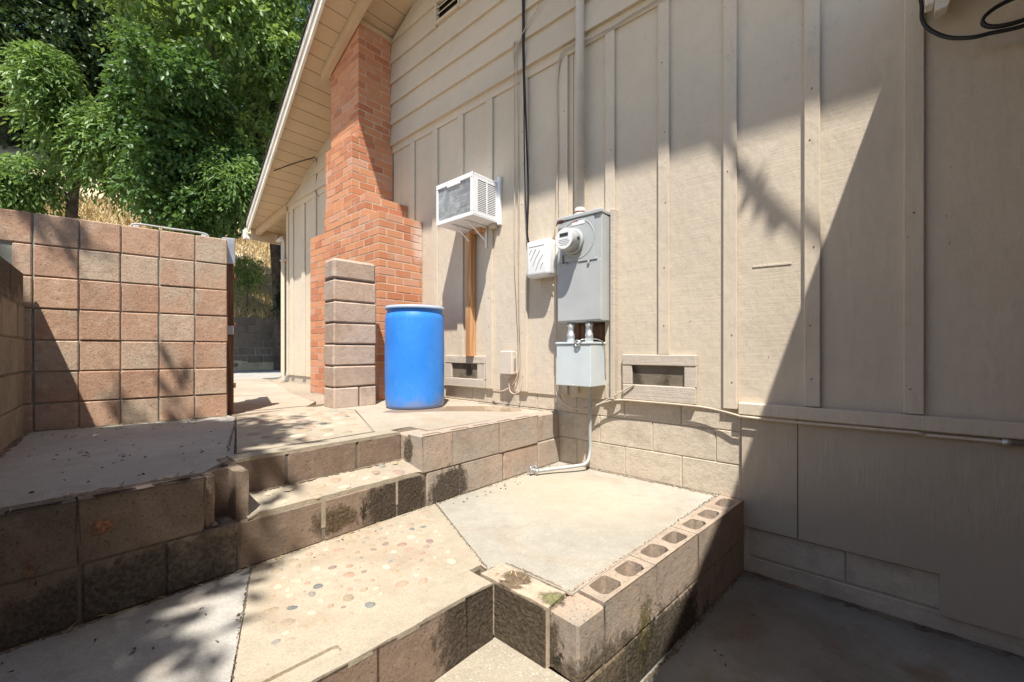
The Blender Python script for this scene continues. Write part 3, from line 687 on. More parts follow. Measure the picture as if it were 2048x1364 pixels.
rake('fascia_trim', -8.66, RX, lambda x: ye(x) - .018, lambda x: ye(x) - .002, .05, .137, M['fascia'])
rake('roof_deck', -8.7, RX, lambda x: ye(x) + .03, lambda x: 9.3, .03, .12, M['asph'])
bm = bmesh.new()
for sx in (1,):
    a = [bm.verts.new(p) for p in ((RX, -1.7, zs(RX) + .12), (RX, 9.3, zs(RX) + .12), (9.6, 9.3, zs(RX) - 3.1), (9.6, -.3, zs(RX) - 3.1))]
    c2 = [bm.verts.new(v.co - Vector((0, 0, .12))) for v in a]; bm.faces.new(a); bm.faces.new(c2[::-1])
    for i in range(4): bm.faces.new((a[i], a[(i + 1) % 4], c2[(i + 1) % 4], c2[i]))
obj('roof_slope', bm, M['asph'], H)
bm = bmesh.new(); x = -8.78
while x < RX:
    y = ye(x) - .045
    for yy in range(6):
        L = U(.22, .36); ang_ = -math.atan(.4)
        bm_box(bm, (x + .12, y + L / 2, zs(x + .12) + .147 + U(0, .006)), (.30, L - .006, .011), 0, Matrix.Rotation(ang_ - .03, 3, 'Y')); y += L
    x += .135
tag(obj('shingle', bm, M['asph'], H), kind='stuff')
box('trim', (-4.555, -.47, 5.16), (-4.52, -.03, 5.215), M['soffit'], H, bev=.003)
rake('lookout_beam', -5.32, -3.9, lambda x: -.54, lambda x: -.47, -.13, -.004, M['soffit'], n=1)
# tail rafter by the corner and eave fascia
bm = bmesh.new(); e0, e1 = Vector((-7.87, .0, 0)), Vector((-8.62, -.28, 0))
def sl(p, q, d0, d1, w):
    n_ = (q - p).cross(Vector((0, 0, 1))).normalized() * w / 2; r1 = []
    for P in (p, q): r1.append([bm.verts.new((P.x + s_ * n_.x, P.y + s_ * n_.y, zs(P.x) + d)) for s_, d in ((-1, d0), (1, d0), (1, d1), (-1, d1))])
    bm.faces.new(r1[0]); bm.faces.new(r1[1][::-1])
    for q_ in range(4): bm.faces.new((r1[0][q_], r1[0][(q_ + 1) % 4], r1[1][(q_ + 1) % 4], r1[1][q_]))
sl(Vector((-7.80, -.02, 0)), Vector((-8.6, -.25, 0)), -.12, -.005, .07); obj('rafter_tail', bm, M['soffit'], H)
box('eave_fascia', (-8.66, -.34, 3.40), (-8.63, 9.2, 3.63), M['soffit'], H)
gt = link('gutter', None, parent=H, loc=(-8.66, -.42, 3.42))
bm = bmesh.new(); pr_ = [(0, 0), (-.09, 0), (-.125, .05), (-.125, .12), (-.118, .12), (-.118, .055), (-.087, .008), (0, .008)]
a = [bm.verts.new((x, 0, z)) for x, z in pr_]; b = [bm.verts.new((x, 9.3, z)) for x, z in pr_]
for i in range(8): bm.faces.new((a[i], a[(i + 1) % 8], b[(i + 1) % 8], b[i]))
obj('trough', bm, M['fascia'], gt)
box('end_cap', (-.135, -.012, -.005), (.03, -.001, .17), M['fascia'], gt)
dsp = link('downspout', None, parent=H, loc=(-7.93, -.045, .80))
def rectpipe(pts, w=.055, h=.075):
    bm = bmesh.new(); tube(bm, pts, .042, 4); return bm
obj('pipe', rectpipe([(0, 0, .13), (0, 0, 2.45), (-.03, 0, 2.53)]), M['lap'], dsp)
obj('elbow', rectpipe(smoothpts([(-.03, 0, 2.53), (-.12, .02, 2.58), (-.55, .1, 2.63), (-.66, .13, 2.68), (-.70, .13, 2.76)], 3)), M['lap'], dsp)
obj('outlet', rectpipe(smoothpts([(0, 0, .13), (0, -.01, .07), (-.02, -.10, .03), (-.04, -.17, .03)], 3)), M['lap'], dsp)
box('strap', (-.05, -.045, 2.15), (.12, .04, 2.17), M['lap'], dsp)
H['note'] = 'x'; del H['note']
wire('wire', [(-7.15, -.47, 4.19), (-6.85, -.25, 4.30), (-6.62, -.03, 4.40)], .006, M['black'], H, k=3)
wire('wire', [(-6.62, -.03, 4.40), (-6.62, -.03, 4.1), (-6.66, -.035, 3.9), (-6.60, -.03, 3.78)], .006, M['black'], H, k=3)

# chimney
ch = link('chimney', None, parent=H, loc=(0, 0, 0)); ch['label'] = 'stepped red brick chimney narrowing to a stack under the eave'
CH = .0835; bricks = []
def tier(x0, x1, yf, z0, n, ph=0, toplim=None):
    for k in range(n):
        z = z0 + k * CH; par = (k + ph) % 2
        w = .205; d = .10
        # corner brick
        if par: bricks.append((x1 - w, x1, yf, yf + d, z)); xs_, ys_ = x1 - w, yf + d
        else: bricks.append((x1 - d, x1, yf, yf + w, z)); xs_, ys_ = x1 - d, yf + w
        x = xs_
        while x > x0 + .03:
            a = max(x - w, x0); a = x0 if a - x0 < .04 else a
            bricks.append((a, x, yf, yf + d, z)); x = a
        y = ys_
        while y < -.03:
            b = min(y + w, -.005); b = -.005 if -.005 - b < .04 else b
            bricks.append((x1 - d, x1, y, b, z)); y = b
tier(-5.60, -3.927, -.563, .83, 24, 0); zD = .83 + 24 * CH
tier(-5.19, -4.213, -.563, zD, 3, 0); zC = zD + 3 * CH
tier(-5.19, -4.528, -.548, zC, 9, 1); zB = zC + 9 * CH
tier(-5.225, -4.53, -.465, zB, 17, 0)
camp = Vector((0, -2.9, 1.364)); out = []
for (x0, x1, y0, y1, z) in bricks:
    if z + CH > zs(x0) + .05: continue
    c = Vector(((x0 + x1) / 2, (y0 + y1) / 2, z)); d = (c - camp).length
    area = max(x1 - x0, 0) / d ** 2 * abs(c.y - camp.y) / d + (y1 - y0) / d ** 2 * abs(c.x - camp.x) / d * (1 if x1 > -4.6 else 0)
    u = None; out.append((area, x0, x1, y0, y1, z))
out.sort(reverse=True); g = .0055
bmS = bmesh.new(); hb = CH - .011
for i, (ar, x0, x1, y0, y1, z) in enumerate(out):
    s = (x1 - x0 - 2 * g if x1 - x0 > .02 else x1 - x0, y1 - y0 - (2 * g if y1 - y0 > .02 else 0), hb)
    c = ((x0 + x1) / 2 + U(-.0012, .0012), (y0 + y1) / 2 + U(-.0012, .0012), z + CH / 2 + U(-.001, .001))
    if i < 298: link('brick', cbox(tuple(round(q, 2) if j < 2 else q for j, q in enumerate(s)), .003), M['brick'], ch, c, (0, 0, U(-.003, .003)), scale=(s[0] / round(s[0], 2), s[1] / round(s[1], 2), 1))
    else: bm_box(bmS, c, s, 0)
tag(obj('distant_brick', bmS, M['brick'], ch), kind='stuff')
for (x0, x1, y0, z0, z1) in ((-5.59, -3.935, -.555, .6, zD - .004), (-5.18, -4.221, -.555, zD, zC - .004), (-5.18, -4.536, -.540, zC, zB - .004)):
    box('mortar_core', (x0, y0, z0), (x1, -.004, z1), M['brickmortar'], ch, bev=0)
bm = bmesh.new(); q = [(-5.215, zB), (-4.538, zB), (-4.538, zs(-4.538) - .005), (-5.215, zs(-5.215) - .005)]
f = [bm.verts.new((x, -.457, z)) for x, z in q]; b_ = [bm.verts.new((x, -.004, z)) for x, z in q]; bm.faces.new(f); bm.faces.new(b_[::-1])
for i in range(4): bm.faces.new((f[i], f[(i + 1) % 4], b_[(i + 1) % 4], b_[i]))
obj('mortar_core', bm, M['brickmortar'], ch)
link('stone', smesh[1], M['pillarblock'], ch, (-5.42, -.45, zD + .02), scale=(.035, .03, .03))

# patio cover on the right: edge runs slightly skew to the wall
pc = thing('patio_cover', 'dark wooden patio cover overhead at the top right, cream rafter ends showing', 'patio cover', (.17, 2.9, 3.2))
def pe(y): return .0 + .107 * (-y)
bm = bmesh.new(); q = [(pe(0) - .01, -.0), (pe(-6.5) - .01, -6.5), (7, -6.5), (7, -.0)]
prism(bm, q, .02, .06); obj('roof_panel', bm, M['coverwood'], pc)
for k in range(9):
    y = -.35 - k * .62
    box('rafter', (pe(y) + .16, y - .02, -.10), (7, y + .02, .018), M['coverwood'], pc)
box('rafter_end', (-.018, -.12, -.20), (.012, -.055, .018), M['fascia'], pc)
bm = bmesh.new(); q2 = [(.014, -.25), (.055, -.245), (.075, -.19), (.105, .018), (.014, .018)]
f = [bm.verts.new((x, -.13, z)) for x, z in q2]; b_ = [bm.verts.new((x, -.07, z)) for x, z in q2]; bm.faces.new(f); bm.faces.new(b_[::-1])
for i in range(5): bm.faces.new((f[i], f[(i + 1) % 5], b_[(i + 1) % 5], b_[i]))
obj('rafter_end', bm, M['fascia'], pc)
for k in range(14): box('sky_block_plank', (1.9, -.05 - (k + 1) * .46, -3.19), (1.93, -.06 - k * .46, .015), M['coverwood'], pc)  # unseen side wall, added to cut sky light on the right-hand wall
for k in range(16): box('sky_block_plank', (-2.6 + k * .28, -7.0, -3.19), (-2.33 + k * .28, -6.97, .015), M['gatewood'], pc)  # unseen rear wall, added to hold back low sky light
for (x, y) in ((1.05, -6.3), (6.7, -6.3), (6.7, -.3)): box('post', (x, y - .045, -3.2), (x + .09, y + .045, -.1), M['gatewood'], pc)
ho = thing('cable', 'black coiled cable drooping below the patio cover at the top right corner', 'cable', (.3, 2.78, 2.8))
def rel(pts, o): return [tuple(a - b for a, b in zip(p, o)) for p in pts]
wire('cable_run', rel([(.13, 2.82, 3.12), (.14, 2.8, 3.02), (.142, 2.8, 2.95), (.17, 2.8, 2.885), (.23, 2.79, 2.815), (.3, 2.78, 2.775), (.36, 2.78, 2.765), (.45, 2.78, 2.75), (.6, 2.78, 2.76), (.8, 2.78, 2.85)], (.3, 2.78, 2.8)), .0085, M['black'], ho)
wire('cable_loop', rel([(.33 + .11 + .11 * math.cos(a), 2.77 - .01 * i / 20, 2.80 + .055 * math.sin(a) + .02) for i, a in enumerate([k * .45 for k in range(29)])], (.3, 2.78, 2.8)), .0075, M['black'], ho, k=2)

# ------------------------------------------------------------------ things on the wall
# window air conditioner
ac = thing('air_conditioner', 'white window air conditioner on steel brackets projecting from the beige wall', 'air conditioner', (-2.98, 2.9, 2.575))
w2, dp, hh = .256, .352, .385
box('casing', (-w2 + .012, -dp + .02, .012), (w2 - .004, -.02, hh - .012), M['dark'], ac, bev=0)
for (p, q, n) in [((-w2, -dp, hh - .02), (w2, -.0, hh), 'top_panel'), ((-w2, -dp, 0), (w2, -.0, .014), 'bottom_panel'), ((-w2, -dp, .015), (-w2 + .014, 0, hh - .021), 'side_panel')]: box(n, p, q, M['white'], ac, bev=.004)
fr = link('rear_frame', None, parent=ac, loc=(0, -dp, 0))
box('frame_bar', (-w2, -.004, hh - .043), (w2, .016, hh + .001), M['white'], fr, bev=.003); box('frame_bar', (-w2, -.004, -.001), (w2, .016, .035), M['white'], fr, bev=.003)
box('frame_bar', (-w2, -.003, .036), (-w2 + .022, .015, hh - .044), M['white'], fr, bev=.003); box('frame_bar', (w2 - .032, -.003, .036), (w2, .015, hh - .044), M['white'], fr, bev=.003)
box('tab', (-.09, -.006, hh - .062), (.09, .01, hh - .04), M['white'], fr, bev=.003)
box('condenser_coil', (-w2 + .02, -dp + .008, .03), (w2 - .03, -dp + .02, hh - .035), M['coil'], ac, bev=0)
sp = link('side_grille', None, parent=ac, loc=(w2, 0, 0))
for (a, b, c_, d) in ((-dp + .017, -dp + .065, .015, hh - .021), (-.055, -.0, .015, hh - .021), (-dp + .066, -.056, hh - .05, hh - .021), (-dp + .066, -.056, .015, .045)): box('grille_border', (-.012, a, c_), (0, b, d), M['white'], sp, bev=.001)
box('grille_bar', (-.011, -.178, .046), (.001, -.164, hh - .051), M['white'], sp, bev=.001)
for k in range(17):
    z = .048 + k * (hh - .1) / 17
    for (a, b) in ((-dp + .067, -.179), (-.163, -.057)): box('louver', (-.010, a, z), (-.001, b, z + .0085), M['white'], sp, bev=0)
box('wall_flange', (w2 - .006, -.035, -.02), (w2 + .030, -.002, hh + .045), M['white'], ac); box('wall_flange', (-w2 - .02, -.03, hh - .02), (w2 - .01, -.002, hh + .03), M['white'], ac)
box('wood_shim', (w2 - .09, -.06, -.04), (w2 - .02, -.003, -.002), M['batten'], ac); box('wood_shim', (-.12, -.05, -.05), (.1, -.003, -.002), M['wood'], ac)
for xb in (-.09, .10):
    br = link('bracket', None, parent=ac, loc=(xb, 0, 0))
    box('arm', (-.012, -.30, -.016), (.012, -.03, -.002), M['white'], br, bev=.002); box('upright', (-.012, -.034, -.21), (.012, -.024, -.002), M['white'], br, bev=.002)
    bm = bmesh.new(); bm_box(bm, (0, -.135, -.085), (.014, .255, .008), .001, Matrix.Rotation(math.radians(32), 3, 'X').inverted()); obj('diagonal', bm, M['white'], br)
po = thing('wood_post', 'bare orange wood prop standing on the wall under the air conditioner', 'post', (-3.085, 2.852, 1.31))
box('stud', (-.040, -.030, .0), (.040, .040, 1.22), M['wood'], po)
# main meter panel
mp = thing('meter_panel', 'tall grey electric service panel with round glass meter on the wall', 'electric meter', (-1.75, 2.9, 1.59))
box('enclosure', (-.195, -.15, 0), (.20, .0, .80), M['greyenamel'], mp, bev=.006)
box('rain_hood', (-.20, -.165, .80), (.205, .0, .83), M['greyenamel'], mp, bev=.005)
box('upper_cover', (-.19, -.158, .47), (.14, -.151, .795), M['greyenamel'], mp, bev=.003); box('lower_door', (-.19, -.160, .01), (.195, -.151, .455), M['greyenamel'], mp, bev=.003)
box('seam_lip', (-.19, -.166, .452), (-.10, -.151, .462), M['greyenamel'], mp, bev=.002); box('seam_lip', (.0, -.166, .458), (.17, -.151, .468), M['greyenamel'], mp, bev=.002)
box('latch', (.085, -.172, .43), (.105, -.160, .455), M['galv'], mp)
bm = bmesh.new(); tube(bm, [(-.01 + .15 * math.cos(a), -.158, .635 + .15 * math.sin(a)) for a in [k * math.pi / 30 for k in range(61)]], .0035, 6, False); obj('pressed_ring', bm, M['greyenamel'], mp, True)
mt = link('meter', None, parent=mp, loc=(-.045, -.158, .62))
bm = bmesh.new(); lathe(bm, [(.098, 0), (.100, .025), (.094, .03)], 48, (0, 0, 0), 'y'); obj('socket_ring', bm, M['greyenamel'], mt, True)
bm = bmesh.new(); lathe(bm, [(.085, .03), (.085, .105), (.083, .118), (.076, .126), (.075, .126)], 48, (0, 0, 0), 'y'); obj('dome', bm, M['glassy'], mt, True)
bm = bmesh.new(); lathe(bm, [(.076, .1265), (.076, .128)], 40, (0, 0, 0), 'y'); obj('dial_plate', bm, M['whitepl'], mt)
box('lcd', (-.038, -.131, .018), (.038, -.1285, .042), M['lcd'], mt, bev=.001)
for k, (a, b) in enumerate(((-.045, .04), (-.05, .05), (-.04, .045), (-.03, .03))): box('print_line', (a, -.1295, -.008 - k * .013), (b, -.1283, -.005 - k * .013), M['greycon'], mt, bev=0)
box('side_port', (.085, -.075, -.01), (.0925, -.055, .012), M['lcd'], mt, bev=.001)
box('warning_label', (-.055, -.1605, .745), (.06, -.1585, .775), M['whitepl'], mp, bev=0); box('label_band', (-.055, -.1615, .770), (.0, -.1606, .775), M['red'], mp, bev=0)
wire('seal_wire', [(-.20, -.16, .775), (-.17, -.18, .80), (-.12, -.18, .795), (-.14, -.175, .78), (-.18, -.175, .785)], .005, M['rust'], mp, k=4)
box('hasp', (-.16, -.178, .465), (-.135, -.160, .53), M['greyenamel'], mp, bev=.003)
box('side_board', (.215, -.055, -.59), (.25, -.002, .84), M['ventwood'], mp, bev=.004)
# lower junction box
jb = thing('junction_box', 'small pale blue-grey utility box under the meter panel', 'junction box', (-1.75, 2.9, 1.10))
box('enclosure', (-.150, -.235, 0), (.155, .0, .315), M['paleenamel'], jb, bev=.004); box('lid', (-.155, -.242, .316), (.160, .0, .332), M['paleenamel'], jb, bev=.003)
for x in (-.09, .075):
    bm = bmesh.new(); lathe(bm, [(.032, .333), (.032, .40), (.028, .402), (.028, .46), (.033, .462), (.033, .468), (.028, .47), (.028, .489)], 24, (x, -.12, 0)); obj('conduit_stub', bm, M['galv'], jb, True)
wire('seal_wire', [(.02, -.246, .33), (.05, -.255, .345), (.08, -.25, .325), (.05, -.25, .30), (.03, -.25, .32), (.07, -.252, .34), (.10, -.23, .35), (.15, -.12, .35), (.165, -.05, .30), (.162, -.03, .1), (.17, -.01, 0)], .004, M['galv'], jb, k=4)
box('screw', (-.01, -.242, .004), (.002, -.235, .014), M['galv'], jb)
box('backing_block', (-.14, -.045, -.075), (-.075, .0, -.004), M['batten'], jb)
box('opening_panel', (-.16, -.002, .20), (.21, .004, .55), M['gatewood'], jb); box('opening_sill', (-.16, -.012, -.11), (.21, .0, .19), M['panel'], jb)
box('opening_stud', (-.11, -.01, .36), (.20, .02, .47), M['gatewood'], jb)
# mast conduit
ms = thing('service_mast', 'painted vertical conduit rising from the meter panel up past the gable siding', 'conduit', (-1.796, 2.84, 2.42))
bm = bmesh.new(); tube(bm, [(0, 0, .07), (0, 0, 3.9)], .036, 20); obj('pipe', bm, M['conduit'], ms, True)
bm = bmesh.new(); lathe(bm, [(.044, 0), (.046, .03), (.041, .035), (.041, .07), (.037, .075)], 20); obj('coupling', bm, M['conduit'], ms, True)
bm = bmesh.new(); lathe(bm, [(.043, .036), (.043, .046)], 20); obj('rust_ring', bm, M['rust'], ms, True)
# overhead cable drop anchored to the gable (its shadow crosses the wall)
sv = thing('overhead_cable', 'overhead cable drop anchored high on the gable, mostly out of view, casting a thin shadow', 'cable', (-2.45, 2.84, 5.66))
P = [(0, 0, 0), (.4, -.15, -.03), (1.2, -.45, -.04), (2.2, -.83, -.02), (3.2, -1.2, .06), (4.6, -1.7, .22), (7, -2.6, .6), (11, -4, 1.5)]
for d in ((0, 0), (.012, .02)): wire('wire', [(x, y + d[0], z + d[1]) for x, y, z in P], .010, M['black'], sv)
for k, q in enumerate((2.9, 3.0, 3.08, 3.2)): link('splice', smesh[k], M['black'], sv, (q, -.375 * q, .03 - .03 * (k % 2)), (0, 0, k), (.05, .03, .035))
wire('drip_loop', [(2.7, -1.0, .03), (2.85, -1.05, -.08), (3.05, -1.12, -.14), (3.2, -1.2, .03)], .008, M['black'], sv)
# low conduit with valve
lc = thing('conduit', 'grey bent conduit dropping from the junction box to the patio with a ground clamp', 'conduit', (-1.71, 2.84, .5))
wire('pipe', [(.02, -.03, .60), (.01, -.01, .4), (.0, .01, .2), (.0, .01, .08), (-.01, -.03, -.005), (-.06, -.12, -.02), (-.15, -.24, -.03), (-.22, -.36, -.035)], .013, M['greycon'], lc, k=6, n=10)
bm = bmesh.new(); tube(bm, [(-.235, -.375, -.07), (-.235, -.375, .03)], .008, 8); bm_box(bm, (-.235, -.375, -.035), (.05, .03, .03), .006); bm_box(bm, (-.25, -.40, -.02), (.012, .05, .05), .004); obj('ground_clamp', bm, M['galv'], lc)
bm = bmesh.new(); tube(bm, smoothpts([(-.26, -.4, -.07), (-.29, -.41, -.03), (-.26, -.4, .02)], 4), .005, 6); obj('ring', bm, M['galv'], lc)
# network box
nb = thing('network_box', 'white rounded plastic telecom box with slashed vent marks left of the meter', 'utility box', (-2.17, 2.9, 1.99))
bm = bmesh.new(); bm_box(bm, (-.005, -.07, .155), (.245, .12, .31), .035, None, 4); obj('cover', bm, M['whitepl'], nb, True)
bm = bmesh.new(); bm_box(bm, (.03, -.02, .155), (.235, .036, .29), .012, None, 2); obj('back_plate', bm, M['whitepl'], nb, True)
for k in range(5):
    x = -.075 + k * .03; L = (.04, .10, .13, .13, .05)[k]
    zc = (.215, .19, .16, .12, .09)[k]
    bm = bmesh.new(); tube(bm, smoothpts([(x - L * .25, -.1305, zc - L * .5), (x, -.1305, zc), (x + L * .32, -.1305, zc + L * .42)], 3), .003, 5); obj('vent_mark', bm, M['greycon'], nb)
box('ridge', (-.09, -.132, .255), (.07, -.129, .259), M['greycon'], nb, bev=0)
wire('wire', [(.0, -.03, .02), (-.03, -.04, -.05), (.0, -.05, -.09), (.06, -.04, -.09)], .005, M['beigewire'], nb)
wire('wire', [(.05, -.03, .02), (.07, -.03, -.04), (.10, -.03, -.08)], .004, M['beigewire'], nb)
box('clasp', (.115, -.05, .14), (.128, -.03, .2), M['galv'], nb)
sb = thing('outlet_box', 'small beige plastic utility box low on the wall', 'utility box', (-2.57, 2.9, 1.15))
box('cover', (-.075, -.085, 0), (.075, -.03, .215), M['beigepl'], sb, bev=.008); box('back', (-.06, -.03, .01), (.085, -.022, .205), M['beigepl'], sb); box('tab', (-.03, -.07, -.03), (.03, -.04, -.001), M['beigepl'], sb); box('hinge', (.077, -.06, .05), (.084, -.04, .16), M['galv'], sb)

def cable(name, lab, pts, r, mat, k=6):
    o = pts[0]; return tag(wire(name, [tuple(a - b for a, b in zip(p, o)) for p in pts], r, mat, None, k), lab, 'cable')
def cab(name, lab, pts, r, mat, k=6):
    w_ = cable(name, lab, pts, r, mat, k); w_.location = pts[0]; return w_
Y_ = 2.845
cab('cable', 'thick black cable hanging down the wall between the air conditioner and the mast', [(-2.385, 2.82, 6.0), (-2.38, Y_, 4.45), (-2.38, Y_, 4.04), (-2.365, Y_, 3.59), (-2.345, Y_, 3.14), (-2.33, Y_, 2.7), (-2.345, Y_ + .01, 2.36), (-2.26, 2.87, 2.2)], .009, M['black'])
cab('cable', 'thinner black cable twisted beside the thick one', [(-2.40, 2.82, 6.0), (-2.395, Y_, 4.46), (-2.385, Y_ - .01, 4.04), (-2.38, Y_, 3.6), (-2.375, Y_, 3.14), (-2.36, Y_, 2.7), (-2.335, Y_ + .01, 2.34), (-2.27, 2.87, 2.22)], .006, M['black'])
cab('cable', 'beige wire looping off the siding and down the wall to the small beige box', [(-2.1, 2.84, 4.6), (-2.19, 2.84, 4.35), (-2.33, 2.84, 4.24), (-2.42, 2.84, 4.14), (-2.49, 2.84, 4.03), (-2.46, 2.84, 4.12), (-2.50, 2.845, 4.15), (-2.505, 2.855, 3.9), (-2.51, 2.87, 3.19), (-2.51, 2.87, 2.28), (-2.485, 2.87, 1.83), (-2.46, 2.87, 1.25), (-2.52, 2.87, 1.07), (-2.62, 2.85, 1.0), (-2.71, 2.86, .985), (-2.79, 2.87, .99)], .0055, M['beigewire'], 5)
cab('cable', 'second beige wire running straight down from the knot to a loop below the small box', [(-2.48, 2.845, 4.12), (-2.47, 2.85, 3.92), (-2.465, 2.87, 3.18), (-2.455, 2.87, 1.82), (-2.43, 2.87, 1.1), (-2.47, 2.85, .985), (-2.55, 2.85, 1.0), (-2.565, 2.85, 1.13)], .005, M['beigewire'], 5)
cab('cable', 'beige wires tucked along the belly band and down the batten left of the mast', [(-.8, 2.86, 3.83), (-1.23, 2.865, 3.825), (-1.58, 2.865, 3.815), (-1.77, 2.86, 3.83), (-1.88, 2.86, 3.85), (-1.99, 2.86, 3.83), (-2.03, 2.87, 3.72), (-2.04, 2.87, 3.5), (-2.035, 2.87, 3.04), (-2.05, 2.87, 2.54), (-2.07, 2.85, 2.3)], .0065, M['beigewire'])
cab('cable', 'thin wire hanging down behind the left edges of the meter boxes', [(-2.0, 2.865, 3.8), (-2.035, 2.87, 3.6), (-2.03, 2.87, 3.0), (-2.045, 2.86, 2.4), (-2.03, 2.85, 1.62), (-2.03, 2.85, 1.10), (-1.99, 2.84, .98), (-1.87, 2.84, .915), (-1.71, 2.83, .92), (-1.58, 2.85, .985), (-1.46, 2.85, 1.055), (-1.35, 2.86, 1.12)], .0055, M['beigewire'])
cab('cable', 'beige wire sagging from the meter boxes under the right hand vent to the sill', [(-2.02, 2.86, 1.10), (-1.98, 2.85, .96), (-1.85, 2.84, .905), (-1.71, 2.835, .925), (-1.58, 2.85, .975), (-1.46, 2.86, 1.0), (-1.23, 2.865, 1.002), (-.92, 2.865, 1.0), (-.77, 2.86, .985), (-.66, 2.85, .965)], .007, M['beigewire'])
cab('pipe', 'thin painted pipe running along the underside of the sill trim', [(-.66, 2.85, .963), (-.35, 2.852, .958), (.12, 2.852, .962), (.15, 2.86, .955), (.47, 2.855, .957), (1.5, 2.855, .957)], .008, M['batten'], 3)['category'] = 'pipe'
cl_ = thing('hose_fitting', 'small metal fitting on the thin pipe at the right edge', 'fitting', (.43, 2.852, .957))
bm = bmesh.new(); tube(bm, [(-.03, 0, 0), (.0, 0, 0), (.0, 0, 0.001), (.06, 0, 0)], [.015, .016, .011, .011], 10); obj('barb', bm, M['galv'], cl_, True)

# barrel
ba = thing('barrel', 'blue plastic drum with pale rim standing on the upper terrace', 'barrel', (-3.263, 2.319, .85))
bm = bmesh.new(); lathe(bm, [(.245, .0), (.258, .008), (.264, .03), (.268, .10), (.270, .30), (.270, .60), (.267, .80), (.262, .845), (.252, .86), (.251, .885), (.256, .893)], 64); obj('drum', bm, M['blue'], ba, True)
bm = bmesh.new(); lathe(bm, [(.256, .893), (.268, .893), (.271, .899), (.270, .914), (.265, .919), (.256, .918), (.252, .906), (.1, .902)], 64); obj('rim', bm, M['rimpl'], ba, True)
# puddle
bm = bmesh.new(); pts = [(-2.62, 1.90), (-2.60, 2.05), (-2.66, 2.3), (-2.72, 2.62), (-2.55, 2.82), (-2.40, 2.70), (-2.50, 2.50), (-2.52, 2.25), (-2.50, 2.02), (-2.545, 1.90)]
pts = [(p[0] - .2, p[1] + .05) for p in [(-2.95, 1.86), (-3.02, 2.02), (-2.98, 2.25), (-2.78, 2.5), (-2.55, 2.72), (-2.25, 2.80), (-2.12, 2.66), (-2.3, 2.5), (-2.55, 2.3), (-2.72, 2.1), (-2.82, 1.92)]]
pts = [(v.x, v.y) for v in smoothpts([(p[0], p[1], 0) for p in pts + pts[:1]], 4)][:-1]
prism(bm, pts, 0, .002); tag(obj('puddle', bm, M['water'], loc=(0, 0, .848)), 'shallow puddle of leaked water spreading past the blue drum', 'puddle')

# wall-top pipe, gate
gp = thing('metal_rail', 'short grey metal rail lying on top of the reddish block wall', 'rail', (-3.98, .65, 2.30), ang)
bm = bmesh.new(); tube(bm, smoothpts([(-.23, -.1, -.03), (-.20, -.1, -.0), (.0, -.1, .0), (.20, -.1, .0), (.23, -.1, -.03)], 4), .007, 12); obj('bar', bm, M['greycon'], gp, True)
for x in (-.20, .20): box('foot', (x - .018, -.115, -.035), (x + .018, -.085, -.012), M['greyenamel'], gp)
ga = thing('gate', 'brown wooden gate folded back edge-on at the end of the block wall', 'gate', (-4.03, 1.035, .86), math.atan2(.15, -.55))
box('post', (-.02, -.03, -.04), (.07, .045, 1.42), M['gatewood'], ga)
for k in range(6): box('board', (.09 + k * .13, -.012, .02), (.213 + k * .13, .010, 1.30), M['gatewood'], ga)
for z in (.15, .65, 1.15): box('rail', (.08, .012, z), (.87, .05, z + .09), M['gatewood'], ga)
for z in (.2, .7, 1.1): box('hinge', (-.035, -.045, z), (.10, -.031, z + .035), M['rust'], ga)
box('cap_plate', (-.03, -.04, 1.22), (.075, .05, 1.43), M['galv'], ga); box('latch', (-.045, -.03, .64), (-.022, .02, .71), M['galv'], ga)

# ------------------------------------------------------------------ vegetation
rng = np.random.default_rng(11)
def leafmesh(C, D, L, Wd, mat, name, parent):
    """one mesh of many folded leaves; C centres, D directions"""
    n = len(C); D = D / np.linalg.norm(D, axis=1)[:, None]
    up = rng.normal(size=(n, 3)) * .55 + np.array([0, 0, 1]); Sd = np.cross(D, up); Sd /= np.linalg.norm(Sd, axis=1)[:, None] + 1e-9
    N = np.cross(Sd, D); l = (L * rng.uniform(.7, 1.3, n))[:, None]; w = (Wd * rng.uniform(.8, 1.2, n))[:, None]
    v = np.stack([C - D * l * .1, C + D * l * .4 + Sd * w * .5 + N * w * .18, C + D * l * .9 - N * l * .12, C + D * l * .4 - Sd * w * .5 + N * w * .18], 1).reshape(-1, 3)
    me = bpy.data.meshes.new(name); me.vertices.add(4 * n); me.vertices.foreach_set('co', v.astype(np.float32).ravel())
    idx = np.arange(n)[:, None] * 4 + np.array([0, 1, 2, 0, 2, 3])[None]
    me.loops.add(6 * n); me.loops.foreach_set('vertex_index', idx.astype(np.int32).ravel())
    me.polygons.add(2 * n); me.polygons.foreach_set('loop_start', (np.arange(2 * n) * 3).astype(np.int32)); me.polygons.foreach_set('loop_total', np.full(2 * n, 3, np.int32))
    me.update(calc_edges=True); me.validate()
    return link(name, me, mat, parent)
